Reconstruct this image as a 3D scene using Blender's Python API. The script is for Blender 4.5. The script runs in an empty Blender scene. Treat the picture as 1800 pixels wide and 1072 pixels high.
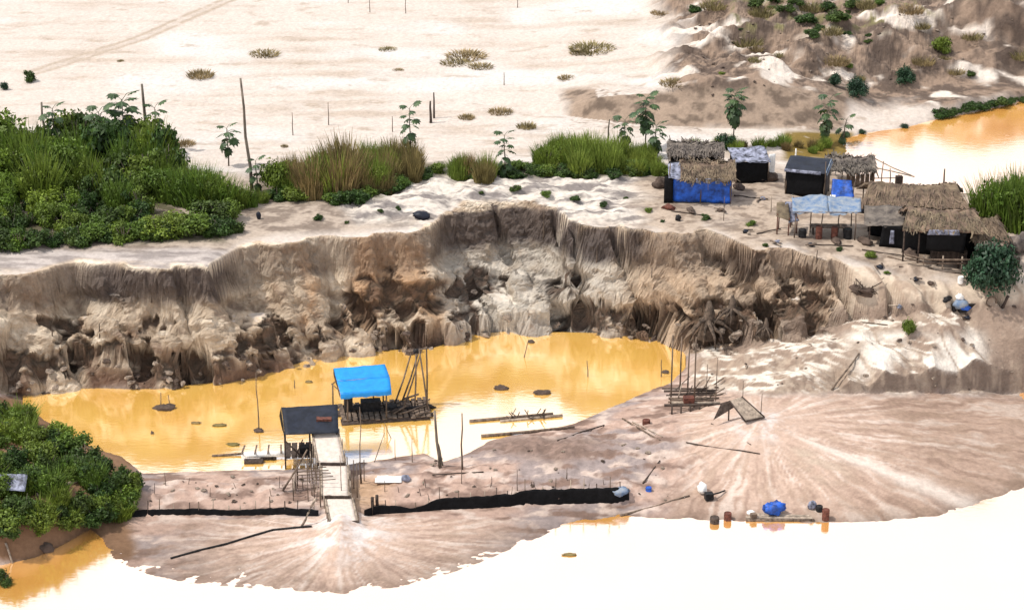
import bpy, math, random
import numpy as np
from mathutils import Vector, Matrix
random.seed(7); np.random.seed(7)
sc = bpy.context.scene
COL = sc.collection
R = math.radians
# ------------------------------------------------------------------ camera
PITCH = R(22.0); FPX = 3750.0
CAMP = np.array([0.0, -150.0*math.cos(PITCH), 4.0 + 150.0*math.sin(PITCH)])
cd = bpy.data.cameras.new('camera'); cam = bpy.data.objects.new('camera', cd); COL.objects.link(cam)
cam.location = CAMP; cam.rotation_euler = (math.pi/2 - PITCH, 0, 0)
cd.sensor_width = 36.0; cd.lens = 36.0*FPX/1800.0; cd.clip_start = 1.0; cd.clip_end = 4000.0
sc.camera = cam
# ------------------------------------------------------------------ sky: bright overcast
SUN_EL, SUN_AZ = 57.0, -98.0          # azimuth measured from +Y (away from camera) towards +X
w = bpy.data.worlds.new('World'); sc.world = w; w.use_nodes = True
nt = w.node_tree; nt.nodes.clear()
out = nt.nodes.new('ShaderNodeOutputWorld'); bg = nt.nodes.new('ShaderNodeBackground')
sky = nt.nodes.new('ShaderNodeTexSky'); sky.sky_type = 'NISHITA'; sky.sun_disc = False
sky.sun_elevation = R(SUN_EL); sky.sun_rotation = R(SUN_AZ); sky.dust_density = 4.0; sky.air_density = 1.0
mx = nt.nodes.new('ShaderNodeMix'); mx.data_type = 'RGBA'
mx.inputs['Factor'].default_value = 0.75
mx.inputs[7].default_value = (13.0, 13.5, 14.4, 1)       # cloud veil over the sky, same units as the sky texture
nt.links.new(sky.outputs[0], mx.inputs[6]); nt.links.new(mx.outputs[2], bg.inputs[0])
bg.inputs[1].default_value = 0.086
nt.links.new(bg.outputs[0], out.inputs[0])
sd = bpy.data.lights.new('sun', 'SUN'); sd.energy = 3.8; sd.angle = R(2.5); sd.color = (1.0, 0.95, 0.87)
so = bpy.data.objects.new('sun', sd); COL.objects.link(so)
dirv = Vector((math.sin(R(SUN_AZ))*math.cos(R(SUN_EL)), math.cos(R(SUN_AZ))*math.cos(R(SUN_EL)), math.sin(R(SUN_EL))))
so.rotation_euler = dirv.to_track_quat('Z', 'Y').to_euler(); so.location = (0, 0, 120)
sc.view_settings.view_transform = 'Standard'; sc.view_settings.look = 'None'
sc.view_settings.exposure = 0.2; sc.view_settings.gamma = 1.0
# ------------------------------------------------------------------ pixel <-> place
FW = np.array([0, math.cos(PITCH), -math.sin(PITCH)]); UP = np.array([0, math.sin(PITCH), math.cos(PITCH)]); RT = np.array([1.0, 0, 0])
def ray(u, v):
    d = FW + RT*((u-900.0)/FPX) - UP*((v-536.0)/FPX); return d
def PZ(u, v, z):
    d = ray(u, v); t = (z-CAMP[2])/d[2]; return CAMP + d*t
def PY(u, v, y):
    d = ray(u, v); t = (y-CAMP[1])/d[1]; return CAMP + d*t
def to_px(x, y, z):
    dx, dy, dz = x-CAMP[0], y-CAMP[1], z-CAMP[2]
    dep = dy*FW[1]+dz*FW[2]; up = dy*UP[1]+dz*UP[2]
    return 900+FPX*dx/dep, 536-FPX*up/dep
# ------------------------------------------------------------------ noise
def _h(ix, iy, seed):
    n = (ix.astype(np.int64)*374761393 + iy.astype(np.int64)*668265263 + seed*974634777) & 0xffffffff
    n = ((n ^ (n >> 13))*1274126177) & 0xffffffff
    return ((n ^ (n >> 16)) & 0xffff)/65535.0
def pn(x, y, seed=0):
    ix = np.floor(x); iy = np.floor(y); fx = x-ix; fy = y-iy
    sx = fx*fx*fx*(fx*(fx*6-15)+10); sy = fy*fy*fy*(fy*(fy*6-15)+10)
    def g(ox, oy):
        a = _h(ix+ox, iy+oy, seed)*2*np.pi
        return np.cos(a)*(fx-ox)+np.sin(a)*(fy-oy)
    a = g(0,0); b = g(1,0); c = g(0,1); d = g(1,1)
    return (a+(b-a)*sx + ((c+(d-c)*sx)-(a+(b-a)*sx))*sy)*1.5
def fbm(x, y, o=4, seed=0, gain=.5, ridge=False):
    s = 0; a = 1.0; t = 0
    for i in range(o):
        n = pn(x, y, seed+i*17)
        if ridge: n = 1-2*np.abs(n)
        s = s+a*n; t += a; a *= gain; x = x*2.03+7.1; y = y*2.03+3.7
    return s/t
def ss(a, b, x): 
    t = np.clip((x-a)/(b-a), 0, 1); return t*t*(3-2*t)
# ------------------------------------------------------------------ terrain
RIV, POND, UPR = 0.0, 0.4, 6.6
def line(pts): return np.array(pts, float)
SH = line([(-300,1010,0),(0,992,0),(60,980,0),(110,957,0),(160,928,0),(178,945,0),(200,982,0),(240,1003,0),(330,1024,0),(480,1036,0),(600,1043,0),(700,1031,0),(780,1010,0),(850,985,0),(930,951,0),(1000,921,0),(1075,908,0),(1100,906,0),(1160,911,0),(1250,913,0),(1350,917,0),(1450,919,0),(1550,916,0),(1650,905,0),(1720,885,0),(1800,856,0),(1900,820,0),(2100,790,0)])
TB = line([(-300,940,2.0),(0,935,1.7),(100,908,1.6),(180,908,.5),(205,907,.15),(400,907,.15),(560,905,.2),(600,925,.75),(650,901,.2),(800,894,.2),(950,887,.15),(1100,888,.12),(1130,880,.4),(1250,862,.5),(1450,852,.8),(1600,812,.9),(1700,780,.7),(1800,745,.35),(2100,740,.0)])
TT = line([(-300,925,2.4),(0,915,2.1),(100,890,2.0),(180,893,1.0),(205,895,.5),(400,893,.5),(560,893,.5),(600,896,.6),(650,889,.45),(800,876,.7),(950,865,.9),(1100,864,.85),(1130,864,.6),(1250,848,.65),(1450,838,.95),(1600,797,1.05),(1700,766,.8),(1800,733,.45),(2100,725,.1)])
MS = line([(-300,815,2.8),(0,815,2.7),(100,820,2.5),(200,842,1.8),(245,858,.95),(300,855,.9),(450,853,.9),(560,850,.85),(700,838,.85),(900,822,1.0),(1100,795,1.2),(1200,775,1.6),(1330,738,2.3),(1450,748,1.8),(1600,742,1.15),(1720,728,.5),(1800,715,.15),(2100,705,-.2)])
PN = line([(-300,690,2.8),(-20,700,1.6),(15,704,.7),(40,712,.4),(130,772,.4),(165,787,.4),(215,803,.4),(250,832,.4),(330,829,.4),(420,826,.4),(550,824,.4),(640,812,.4),(700,803,.4),(745,797,.4),(780,813,.4),(830,800,.4),(860,783,.4),(950,763,.4),(1010,745,.4),(1060,722,.4),(1110,700,.4),(1150,683,.4),(1180,672,.4),(1205,650,.45),(1235,690,1.4),(1330,705,2.15),(1460,692,1.9),(1600,690,1.25),(1740,690,.35),(1800,692,-.1),(2100,692,-.3)])
PB = line([(-300,680,2.8),(-20,690,1.8),(15,700,.6),(40,706,.35),(130,750,-.2),(215,780,-.2),(250,805,-.3),(550,800,-.3),(745,780,-.3),(830,775,-.3),(950,745,-.3),(1060,705,-.3),(1110,685,-.2),(1150,670,-.1),(1180,655,.1),(1205,640,.3),(1235,660,1.3),(1330,668,2.3),(1440,655,2.7),(1475,684,2.1),(1495,668,2.7),(1525,673,2.2),(1560,662,2.85),(1605,674,2.0),(1650,654,2.95),(1690,676,1.9),(1725,655,2.7),(1760,668,2.2),(1800,672,1.6),(2100,672,1.4)])
PF = line([(-300,670,2.8),(-20,685,1.8),(15,694,.55),(40,702,.3),(180,695,-.1),(330,698,-.1),(390,693,-.1),(500,668,-.1),(620,640,-.1),(760,633,-.1),(830,608,-.1),(900,603,-.1),(1080,608,-.1),(1150,616,-.1),(1205,628,.3),(1235,635,1.2),(1330,632,2.2),(1420,608,3.0),(1475,625,2.8),(1530,605,3.5),(1600,585,4.1),(1660,575,4.4),(1740,590,3.8),(1800,600,3.5),(2100,600,3.3)])
CB = line([(-300,668,2.9),(-20,682,2.0),(15,690,.6),(40,699,.42),(100,692,.42),(180,688,.42),(330,691,.42),(390,685,.42),(440,671,.42),(500,660,.42),(560,641,.42),(620,632,.42),(760,626,.42),(800,612,.42),(830,601,.42),(900,596,.42),(1000,598,.42),(1080,600,.42),(1150,608,.42),(1205,618,.6),(1240,618,1.1),(1300,610,1.7),(1400,594,2.6),(1480,576,3.4),(1540,560,4.2),(1650,550,5.0),(1800,540,5.3),(2100,540,5.3)])
CT = line([(-300,500,8),(0,484,8),(60,481,8),(130,466,8),(250,472,8),(365,472,8),(420,440,8),(480,426,8),(560,420,8),(620,418,8),(700,411,8),(755,403,8),(780,382,8),(815,369,8),(860,363,8),(920,363,8),(980,373,8),(1000,392,8),(1050,399,8),(1130,403,8),(1150,412,8),(1200,411,8),(1240,406,8),(1285,425,8),(1320,441,7.9),(1390,441,7.9),(1410,452,7.8),(1470,462,7.6),(1530,488,6.9),(1570,510,6.3),(1650,515,6.2),(1720,518,6.2),(1800,520,6.2),(2100,520,6.2)])
CR = line([(-300,470,8.3),(0,462,8.3),(130,448,8.3),(250,450,8.35),(365,448,8.3),(420,425,8.2),(560,406,8.1),(700,398,8.1),(780,370,8.1),(860,352,8.2),(980,360,8.1),(1050,388,8.0),(1150,398,8.1),(1240,392,8.1),(1320,427,8.0),(1400,430,8.0),(1470,447,7.8),(1530,468,7.4),(1600,488,6.9),(1700,498,6.7),(1800,500,6.6),(2100,500,6.6)])
P1 = line([(-300,410,8.8),(0,405,8.7),(300,390,8.5),(450,375,8.3),(650,350,8.7),(780,335,8.8),(900,325,8.6),(1050,340,8.3),(1150,370,8.2),(1250,378,8.2),(1400,405,8.0),(1500,432,7.8),(1600,468,7.5),(1700,470,7.2),(1800,470,7.1),(2100,470,7.1)])
P2 = line([(-300,345,9.0),(0,340,9.0),(300,335,8.8),(450,340,8.3),(700,315,8.3),(900,300,8.1),(1050,310,8.1),(1200,345,8.2),(1400,355,8.2),(1500,390,8.1),(1650,420,7.8),(1800,420,7.6),(2100,420,7.6)])
P3 = line([(-300,280,8.2),(0,280,8.2),(450,290,7.8),(900,270,7.7),(1100,285,7.8),(1200,300,8.0),(1350,305,8.0),(1480,325,7.7),(1580,340,7.2),(1680,345,6.9),(1750,350,6.8),(1800,360,7.0),(2100,360,7.2)])
U1 = line([(-300,235,7.6),(900,235,7.6),(1200,270,7.6),(1370,272,7.4),(1470,284,6.75),(1500,310,6.2),(1580,325,6.0),(1680,330,6.0),(1800,340,6.0),(2100,340,6.0)])
U2 = line([(-300,215,7.6),(900,215,7.6),(1200,255,7.6),(1370,258,7.4),(1480,262,6.7),(1510,245,6.2),(1590,236,6.1),(1700,210,6.1),(1800,190,6.1),(2100,150,6.1)])
U3 = line([(-300,200,7.6),(900,200,7.6),(1200,240,7.6),(1380,245,7.3),(1490,237,6.72),(1590,225,6.62),(1650,208,6.62),(1720,197,6.62),(1800,176,6.62),(2100,130,6.62)])
U4 = line([(-300,150,7.6),(700,160,7.6),(1000,205,7.5),(1150,222,7.5),(1380,228,7.4),(1440,215,7.3),(1550,190,7.3),(1680,178,7.6),(1800,160,7.4),(2100,110,7.4)])
U5 = line([(-300,130,7.7),(700,140,7.7),(985,192,7.8),(1050,172,8.9),(1130,165,9.1),(1250,158,9.4),(1350,158,9.4),(1430,180,8.6),(1550,165,7.6),(1650,150,7.7),(1750,150,7.6),(1800,148,7.5),(2100,95,8.2)])
U6 = line([(-300,90,7.8),(900,100,7.8),(1150,130,8.6),(1300,120,9.2),(1450,120,9.0),(1600,110,8.8),(1800,100,8.6),(2100,50,10)])
U7 = line([(-300,30,8.0),(900,30,8.0),(1200,50,8.8),(1400,50,10.2),(1600,40,11.5),(1800,30,12),(2100,10,12)])
U8 = line([(-300,-70,8.2),(900,-70,8.2),(1300,-70,9.5),(1800,-70,12),(2100,-70,12)])
W0 = SH.copy(); W0[:,1] += 45; W0[:,2] = -.7
W1 = line([(-300,1200,-1.2),(2100,1200,-1.2)])
LINES = [W1, W0, SH, TB, TT, MS, PN, PB, PF, CB, CT, CR, P1, P2, P3, U1, U2, U3, U4, U5, U6, U7, U8]
def arange_sp(a, b, s): return list(np.arange(a, b, s))
xs = np.array([-400,-300,-220,-160,-120,-95,-80]+arange_sp(-70,-40,.45)+arange_sp(-40,40,.13)+arange_sp(40,70,.45)+[80,95,120,160,220,300,400], float)
ys = np.array([-400,-250,-150,-100,-75,-60,-50]+arange_sp(-42,-13,.14)+arange_sp(-13,14,.065)+arange_sp(14,42,.15)+arange_sp(42,90,.32)+arange_sp(90,140,2.0)+[160,190,240,320,450,700,1200,2000], float)
NX, NY = len(xs), len(ys)
Yl, Zl = [], []
for L in LINES:
    p = np.array([PZ(*q) for q in L]); o = np.argsort(p[:,0]); p = p[o]
    Yl.append(np.interp(xs, p[:,0], p[:,1])); Zl.append(np.interp(xs, p[:,0], p[:,2]))
Yl = np.array(Yl); Zl = np.array(Zl)
iCB, iCT = 9, 10
for i in range(1, len(Yl)): Yl[i] = np.maximum(Yl[i], Yl[i-1]+.25)
# cliff profile between base and top
fr = [(.10,.20),(.34,.36),(.64,.56),(.80,.70),(.95,.965)]
ins_y, ins_z = [], []
for fy, fz in fr:
    wob = .22*fbm(xs*.13, xs*0+fy*4, 3, 5)+.09*fbm(xs*.5, xs*0+fy*14, 2, 6)
    ins_y.append(Yl[iCB]+(Yl[iCT]-Yl[iCB])*np.clip(fy+wob*(1-fy)*1.5*(fy<.9), .03, .97)); ins_z.append(Zl[iCB]+(Zl[iCT]-Zl[iCB])*fz)
YA = np.vstack([Yl[:iCB+1], np.array(ins_y), Yl[iCT:]]); ZA = np.vstack([Zl[:iCB+1], np.array(ins_z), Zl[iCT:]])
for i in range(1, len(YA)): YA[i] = np.maximum(YA[i], YA[i-1]+.08)
jB, jT = iCB, iCB+1+len(fr)
X, Y = np.meshgrid(xs, ys)
yb, yt = YA[jB][None,:], YA[jT][None,:]
cm = ss(-1.0, 1.0, Y-yb)*(1-ss(-.5, 1.5, Y-yt))            # near the cliff
Yw = Y + cm*(1.5*fbm(X*.17, Y*.2, 2, 10) + .45*fbm(X*.45, Y*.5, 3, 11))
gull = np.abs(fbm(X*.24+.15*Y, Y*.10, 2, 31)); Yw = Yw - cm*1.3*(1-ss(0, .22, gull))
Yw = np.where(Yw > yb-.2, Yw, np.minimum(Y, yb)) if False else Yw
H = np.empty_like(X)
for i in range(NX): H[:, i] = np.interp(Yw[:, i], YA[:, i], ZA[:, i])
PXU, PXV = to_px(X, Y, H)
WU = 70*fbm(X*.16, Y*.16, 4, 201); WV = 30*fbm(X*.2+3, Y*.2, 4, 202)
def mask_px(u0, u1, v0, v1, s=40):
    k = min(1.0, s/32.0)
    pu = PXU+WU*k; pv = PXV+WV*k
    return ss(u0-s, u0+s, pu)*(1-ss(u1-s, u1+s, pu))*ss(v0-s*.5, v0+s*.5, pv)*(1-ss(v1-s*.5, v1+s*.5, pv))
behind = ss(.3, 3.0, Y-yt)
H += behind*.16*fbm(X*.35, Y*.35, 4, 21)*(1-ss(40, 70, Y)*.5)
m = mask_px(1180, 2200, -200, 215, 60)*(H > UPR-.2)*(1-.8*ss(120, 180, PXV))
H += m*(2.4*fbm(X*.07, Y*.11, 3, 33, .5, True) + 1.2*fbm(X*.2, Y*.3, 3, 35) + .45*fbm(X*.8, Y*.9, 4, 34, .6))*ss(6.8, 8.6, H)
m = mask_px(620, 1120, 300, 395, 30); H += m*.8*fbm(X*.4, Y*.6, 5, 41, .55)
m = mask_px(1230, 2200, 525, 690, 12)*(Y < yb+1); H += m*(.75*fbm(X*.16+Y*.12, Y*.2, 3, 44, .5, True) + .3*fbm(X*.5, Y*.5, 4, 45) - .25)
m = np.exp(-(((PXU-960)/110)**2+((PXV-790)/26)**2)); H += m*.45*(1+.5*fbm(X*.7, Y*.7, 3, 46))
m = mask_px(230, 1230, 745, 900, 15)*ss(.42, .75, H); H += m*.36*fbm(X*.8, Y*1.2, 5, 51, .6)
H += .03*fbm(X*1.7, Y*1.7, 3, 61)*ss(.0, .3, H)*(1-cm)
# tailings fans: fine radial rills
def fan(ua, va, za, n, s):
    a = PZ(ua, va, za); ang = np.arctan2(Y-a[1], X-a[0]); r = np.hypot(X-a[0], Y-a[1])
    return ang, r
FA1 = fan(604, 930, .7, 0, 0); FA2 = fan(1335, 740, 2.2, 0, 0)
# shoreline wobble
sh = np.exp(-((H-.02)/.12)**2); H += sh*.09*fbm(X*.8, Y*1.1, 4, 71, .6)
a1 = PZ(604, 925, .7); H += .45*np.exp(-(((X-a1[0])/3.2)**2+((Y-a1[1])/2.2)**2))
def hgt(x, y):
    i = min(max(int(np.searchsorted(xs, x))-1, 0), NX-2); j = min(max(int(np.searchsorted(ys, y))-1, 0), NY-2)
    fx = (x-xs[i])/(xs[i+1]-xs[i]); fy = (y-ys[j])/(ys[j+1]-ys[j])
    return (H[j,i]*(1-fx)+H[j,i+1]*fx)*(1-fy)+(H[j+1,i]*(1-fx)+H[j+1,i+1]*fx)*fy
def G(u, v, lo=None):
    """place where the sight line of a pixel meets the ground (or the water standing on it)"""
    d = ray(u, v); prev = 90.0
    for k in range(1200):
        s = 90+k*.25; p = CAMP+d*s
        z = hgt(p[0], p[1])
        if lo is not None: z = max(z, lo)
        if p[2] <= z:
            a, b = prev, s
            for _ in range(14):
                mid = (a+b)/2; q = CAMP+d*mid; zz = hgt(q[0], q[1])
                if lo is not None: zz = max(zz, lo)
                if q[2] <= zz: b = mid
                else: a = mid
            return CAMP+d*b
        prev = s
    return CAMP+d*300
def on(x, y): return np.array([x, y, hgt(x, y)])
def topz(p, v): return float(PY(900, v, p[1])[2])
def ppm(p): return FPX/float(np.dot(np.array(p)-CAMP, FW))
# ------------------------------------------------------------------ materials
MATS = {}
def N(t, k, **kw):
    n = t.nodes.new(k)
    for a, b in kw.items(): setattr(n, a, b)
    return n
def mat(name, col, rough=.85, var=.25, scale=6.0, spec=.3, col2=None, bump=.0, bscale=None, metal=0, rnd=0.0, trans=0.0, stretch=None, detail=5):
    """principled material: colour broken by object-space noise, optional bump, per-island variation and leaf translucency"""
    m = bpy.data.materials.new(name); m.use_nodes = True; t = m.node_tree; b = t.nodes['Principled BSDF']; L = t.links.new
    b.inputs['Roughness'].default_value = rough; b.inputs['Specular IOR Level'].default_value = spec; b.inputs['Metallic'].default_value = metal
    tc = N(t, 'ShaderNodeTexCoord'); mp = N(t, 'ShaderNodeMapping'); L(tc.outputs['Object'], mp.inputs[0])
    if stretch: mp.inputs['Scale'].default_value = stretch
    no = N(t, 'ShaderNodeTexNoise'); no.inputs['Scale'].default_value = scale; no.inputs['Detail'].default_value = detail; no.inputs['Roughness'].default_value = .65; L(mp.outputs[0], no.inputs[0])
    c2 = col2 if col2 else tuple(c*(1-var*1.6) for c in col)
    c1 = tuple(min(1, c*(1+var*.6)) for c in col)
    rp = N(t, 'ShaderNodeValToRGB'); rp.color_ramp.elements[0].position = .34; rp.color_ramp.elements[1].position = .66
    rp.color_ramp.elements[0].color = (*c2, 1); rp.color_ramp.elements[1].color = (*c1, 1); L(no.outputs[0], rp.inputs[0])
    c = rp.outputs[0]
    if rnd:
        ge = N(t, 'ShaderNodeNewGeometry'); oi = N(t, 'ShaderNodeObjectInfo')
        ad = N(t, 'ShaderNodeMath', operation='MULTIPLY_ADD'); ad.inputs[1].default_value = .7; L(ge.outputs['Random Per Island'], ad.inputs[0])
        mu = N(t, 'ShaderNodeMath', operation='MULTIPLY'); mu.inputs[1].default_value = .3; L(oi.outputs['Random'], mu.inputs[0]); L(mu.outputs[0], ad.inputs[2])
        hs = N(t, 'ShaderNodeHueSaturation')
        mr = N(t, 'ShaderNodeMapRange'); mr.inputs[3].default_value = 1-rnd; mr.inputs[4].default_value = 1+rnd; L(ad.outputs[0], mr.inputs[0]); L(mr.outputs[0], hs.inputs['Value'])
        mh = N(t, 'ShaderNodeMapRange'); mh.inputs[3].default_value = .5+.035*rnd; mh.inputs[4].default_value = .5-.035*rnd; L(oi.outputs['Random'], mh.inputs[0]); L(mh.outputs[0], hs.inputs['Hue'])
        L(c, hs.inputs['Color']); c = hs.outputs[0]
    L(c, b.inputs['Base Color'])
    if bump:
        n2 = N(t, 'ShaderNodeTexNoise'); n2.inputs['Scale'].default_value = bscale or scale*3; n2.inputs['Detail'].default_value = 6; L(mp.outputs[0], n2.inputs[0])
        bp = N(t, 'ShaderNodeBump'); bp.inputs['Strength'].default_value = 1.0; bp.inputs['Distance'].default_value = bump; L(n2.outputs[0], bp.inputs['Height']); L(bp.outputs[0], b.inputs['Normal'])
    if trans:
        tr = N(t, 'ShaderNodeBsdfTranslucent'); L(c, tr.inputs[0]); ms = N(t, 'ShaderNodeMixShader'); ms.inputs[0].default_value = trans
        o = t.nodes['Material Output']; L(b.outputs[0], ms.inputs[1]); L(tr.outputs[0], ms.inputs[2]); L(ms.outputs[0], o.inputs[0])
    MATS[name] = m; return m
def water_mat(name, col, col2, gl):
    m = bpy.data.materials.new(name); m.use_nodes = True; t = m.node_tree; t.nodes.clear(); L = t.links.new
    o = N(t, 'ShaderNodeOutputMaterial'); df = N(t, 'ShaderNodeBsdfDiffuse'); g = N(t, 'ShaderNodeBsdfGlossy'); ad = N(t, 'ShaderNodeAddShader')
    tc = N(t, 'ShaderNodeTexCoord'); no = N(t, 'ShaderNodeTexNoise'); no.inputs['Scale'].default_value = .22; no.inputs['Detail'].default_value = 7; no.inputs['Roughness'].default_value = .6; L(tc.outputs['Object'], no.inputs[0])
    rp = N(t, 'ShaderNodeValToRGB'); rp.color_ramp.elements[0].position = .35; rp.color_ramp.elements[1].position = .62
    rp.color_ramp.elements[0].color = (*col2, 1); rp.color_ramp.elements[1].color = (*col, 1); L(no.outputs[0], rp.inputs[0]); L(rp.outputs[0], df.inputs[0])
    g.inputs['Color'].default_value = (gl, gl, gl, 1); g.inputs['Roughness'].default_value = .1
    mp = N(t, 'ShaderNodeMapping'); mp.inputs['Scale'].default_value = (1, 2.2, 1); L(tc.outputs['Object'], mp.inputs[0])
    n2 = N(t, 'ShaderNodeTexNoise'); n2.inputs['Scale'].default_value = 1.6; n2.inputs['Detail'].default_value = 3; L(mp.outputs[0], n2.inputs[0])
    bp = N(t, 'ShaderNodeBump'); bp.inputs['Strength'].default_value = .5; bp.inputs['Distance'].default_value = .012; L(n2.outputs[0], bp.inputs['Height']); L(bp.outputs[0], g.inputs['Normal'])
    L(df.outputs[0], ad.inputs[0]); L(g.outputs[0], ad.inputs[1]); L(ad.outputs[0], o.inputs[0]); MATS[name] = m; return m
water_mat('pond_water', (.40,.235,.05), (.36,.195,.036), .76)
water_mat('river_water', (.33,.165,.04), (.30,.135,.03), .80)
mat('wood', (.16,.115,.085), .9, .45, 4, stretch=(1,1,.25), bump=.01)
mat('pale_wood', (.34,.27,.21), .9, .35, 4, bump=.01)
mat('dark_wood', (.07,.05,.04), .9, .4, 5, bump=.01)
mat('black_tarp', (.006,.006,.007), .7, .3, 3, .12, bump=.03, bscale=3)
mat('navy_tarp', (.012,.015,.026), .55, .3, 2, .25, bump=.03, bscale=2.5)
mat('blue_tarp', (.005,.23,.62), .55, .12, 2, .4, bump=.02, bscale=2.5)
mat('deep_blue_tarp', (.015,.10,.50), .55, .5, 1.6, .4, bump=.04, bscale=2)
mat('silver_tarp', (.22,.23,.30), .6, .8, 2.4, .25, bump=.04, bscale=2)
mat('skyblue_tarp', (.07,.12,.21), .8, .5, 2.2, .12, col2=(.27,.29,.31), bump=.04, bscale=2)
mat('white_sheet', (.78,.76,.73), .7, .15, 2, bump=.02)
mat('mat_cloth', (.56,.48,.42), .95, .14, 3.0, bump=.01)
mat('thatch', (.155,.115,.076), .95, .4, 1.3, col2=(.065,.047,.035), bump=.04, bscale=9, rnd=.4)
mat('grey_thatch', (.15,.125,.105), .95, .35, 1.5, col2=(.05,.042,.04), bump=.04, bscale=9, rnd=.4)
mat('rust', (.13,.045,.03), .8, .4, 5, bump=.01)
mat('engine', (.02,.019,.02), .7, .5, 6, .2, bump=.01)
mat('leaf_dark', (.058,.105,.018), .6, .35, 1.5, .35, rnd=.55, trans=.25)
mat('leaf_mid', (.13,.20,.026), .6, .35, 1.5, .35, rnd=.5, trans=.28)
mat('leaf_bright', (.20,.29,.035), .6, .3, 1.5, .35, rnd=.45, trans=.32)
mat('leaf_teal', (.028,.075,.035), .55, .35, 1.5, .4, rnd=.5, trans=.2)
mat('reed_green', (.22,.29,.05), .7, .3, 1.5, .3, rnd=.5, trans=.3)
mat('reed_brown', (.26,.20,.08), .8, .35, 1.2, .2, col2=(.10,.075,.035), rnd=.5, trans=.2)
mat('dry_grass', (.30,.24,.12), .9, .35, 1.2, .2, rnd=.5, trans=.2)
mat('big_leaf', (.042,.08,.024), .5, .35, 2.5, .45, rnd=.35, trans=.2)
mat('bark', (.17,.14,.11), .9, .4, 5, stretch=(1,1,.3), bump=.02)
mat('root_wood', (.11,.08,.06), .95, .45, 4, bump=.03)
mat('clod', (.27,.21,.165), .97, .35, 1.8, bump=.08, bscale=5)
mat('dark_clod', (.10,.07,.055), .97, .35, 1.8, bump=.08, bscale=5)
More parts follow.
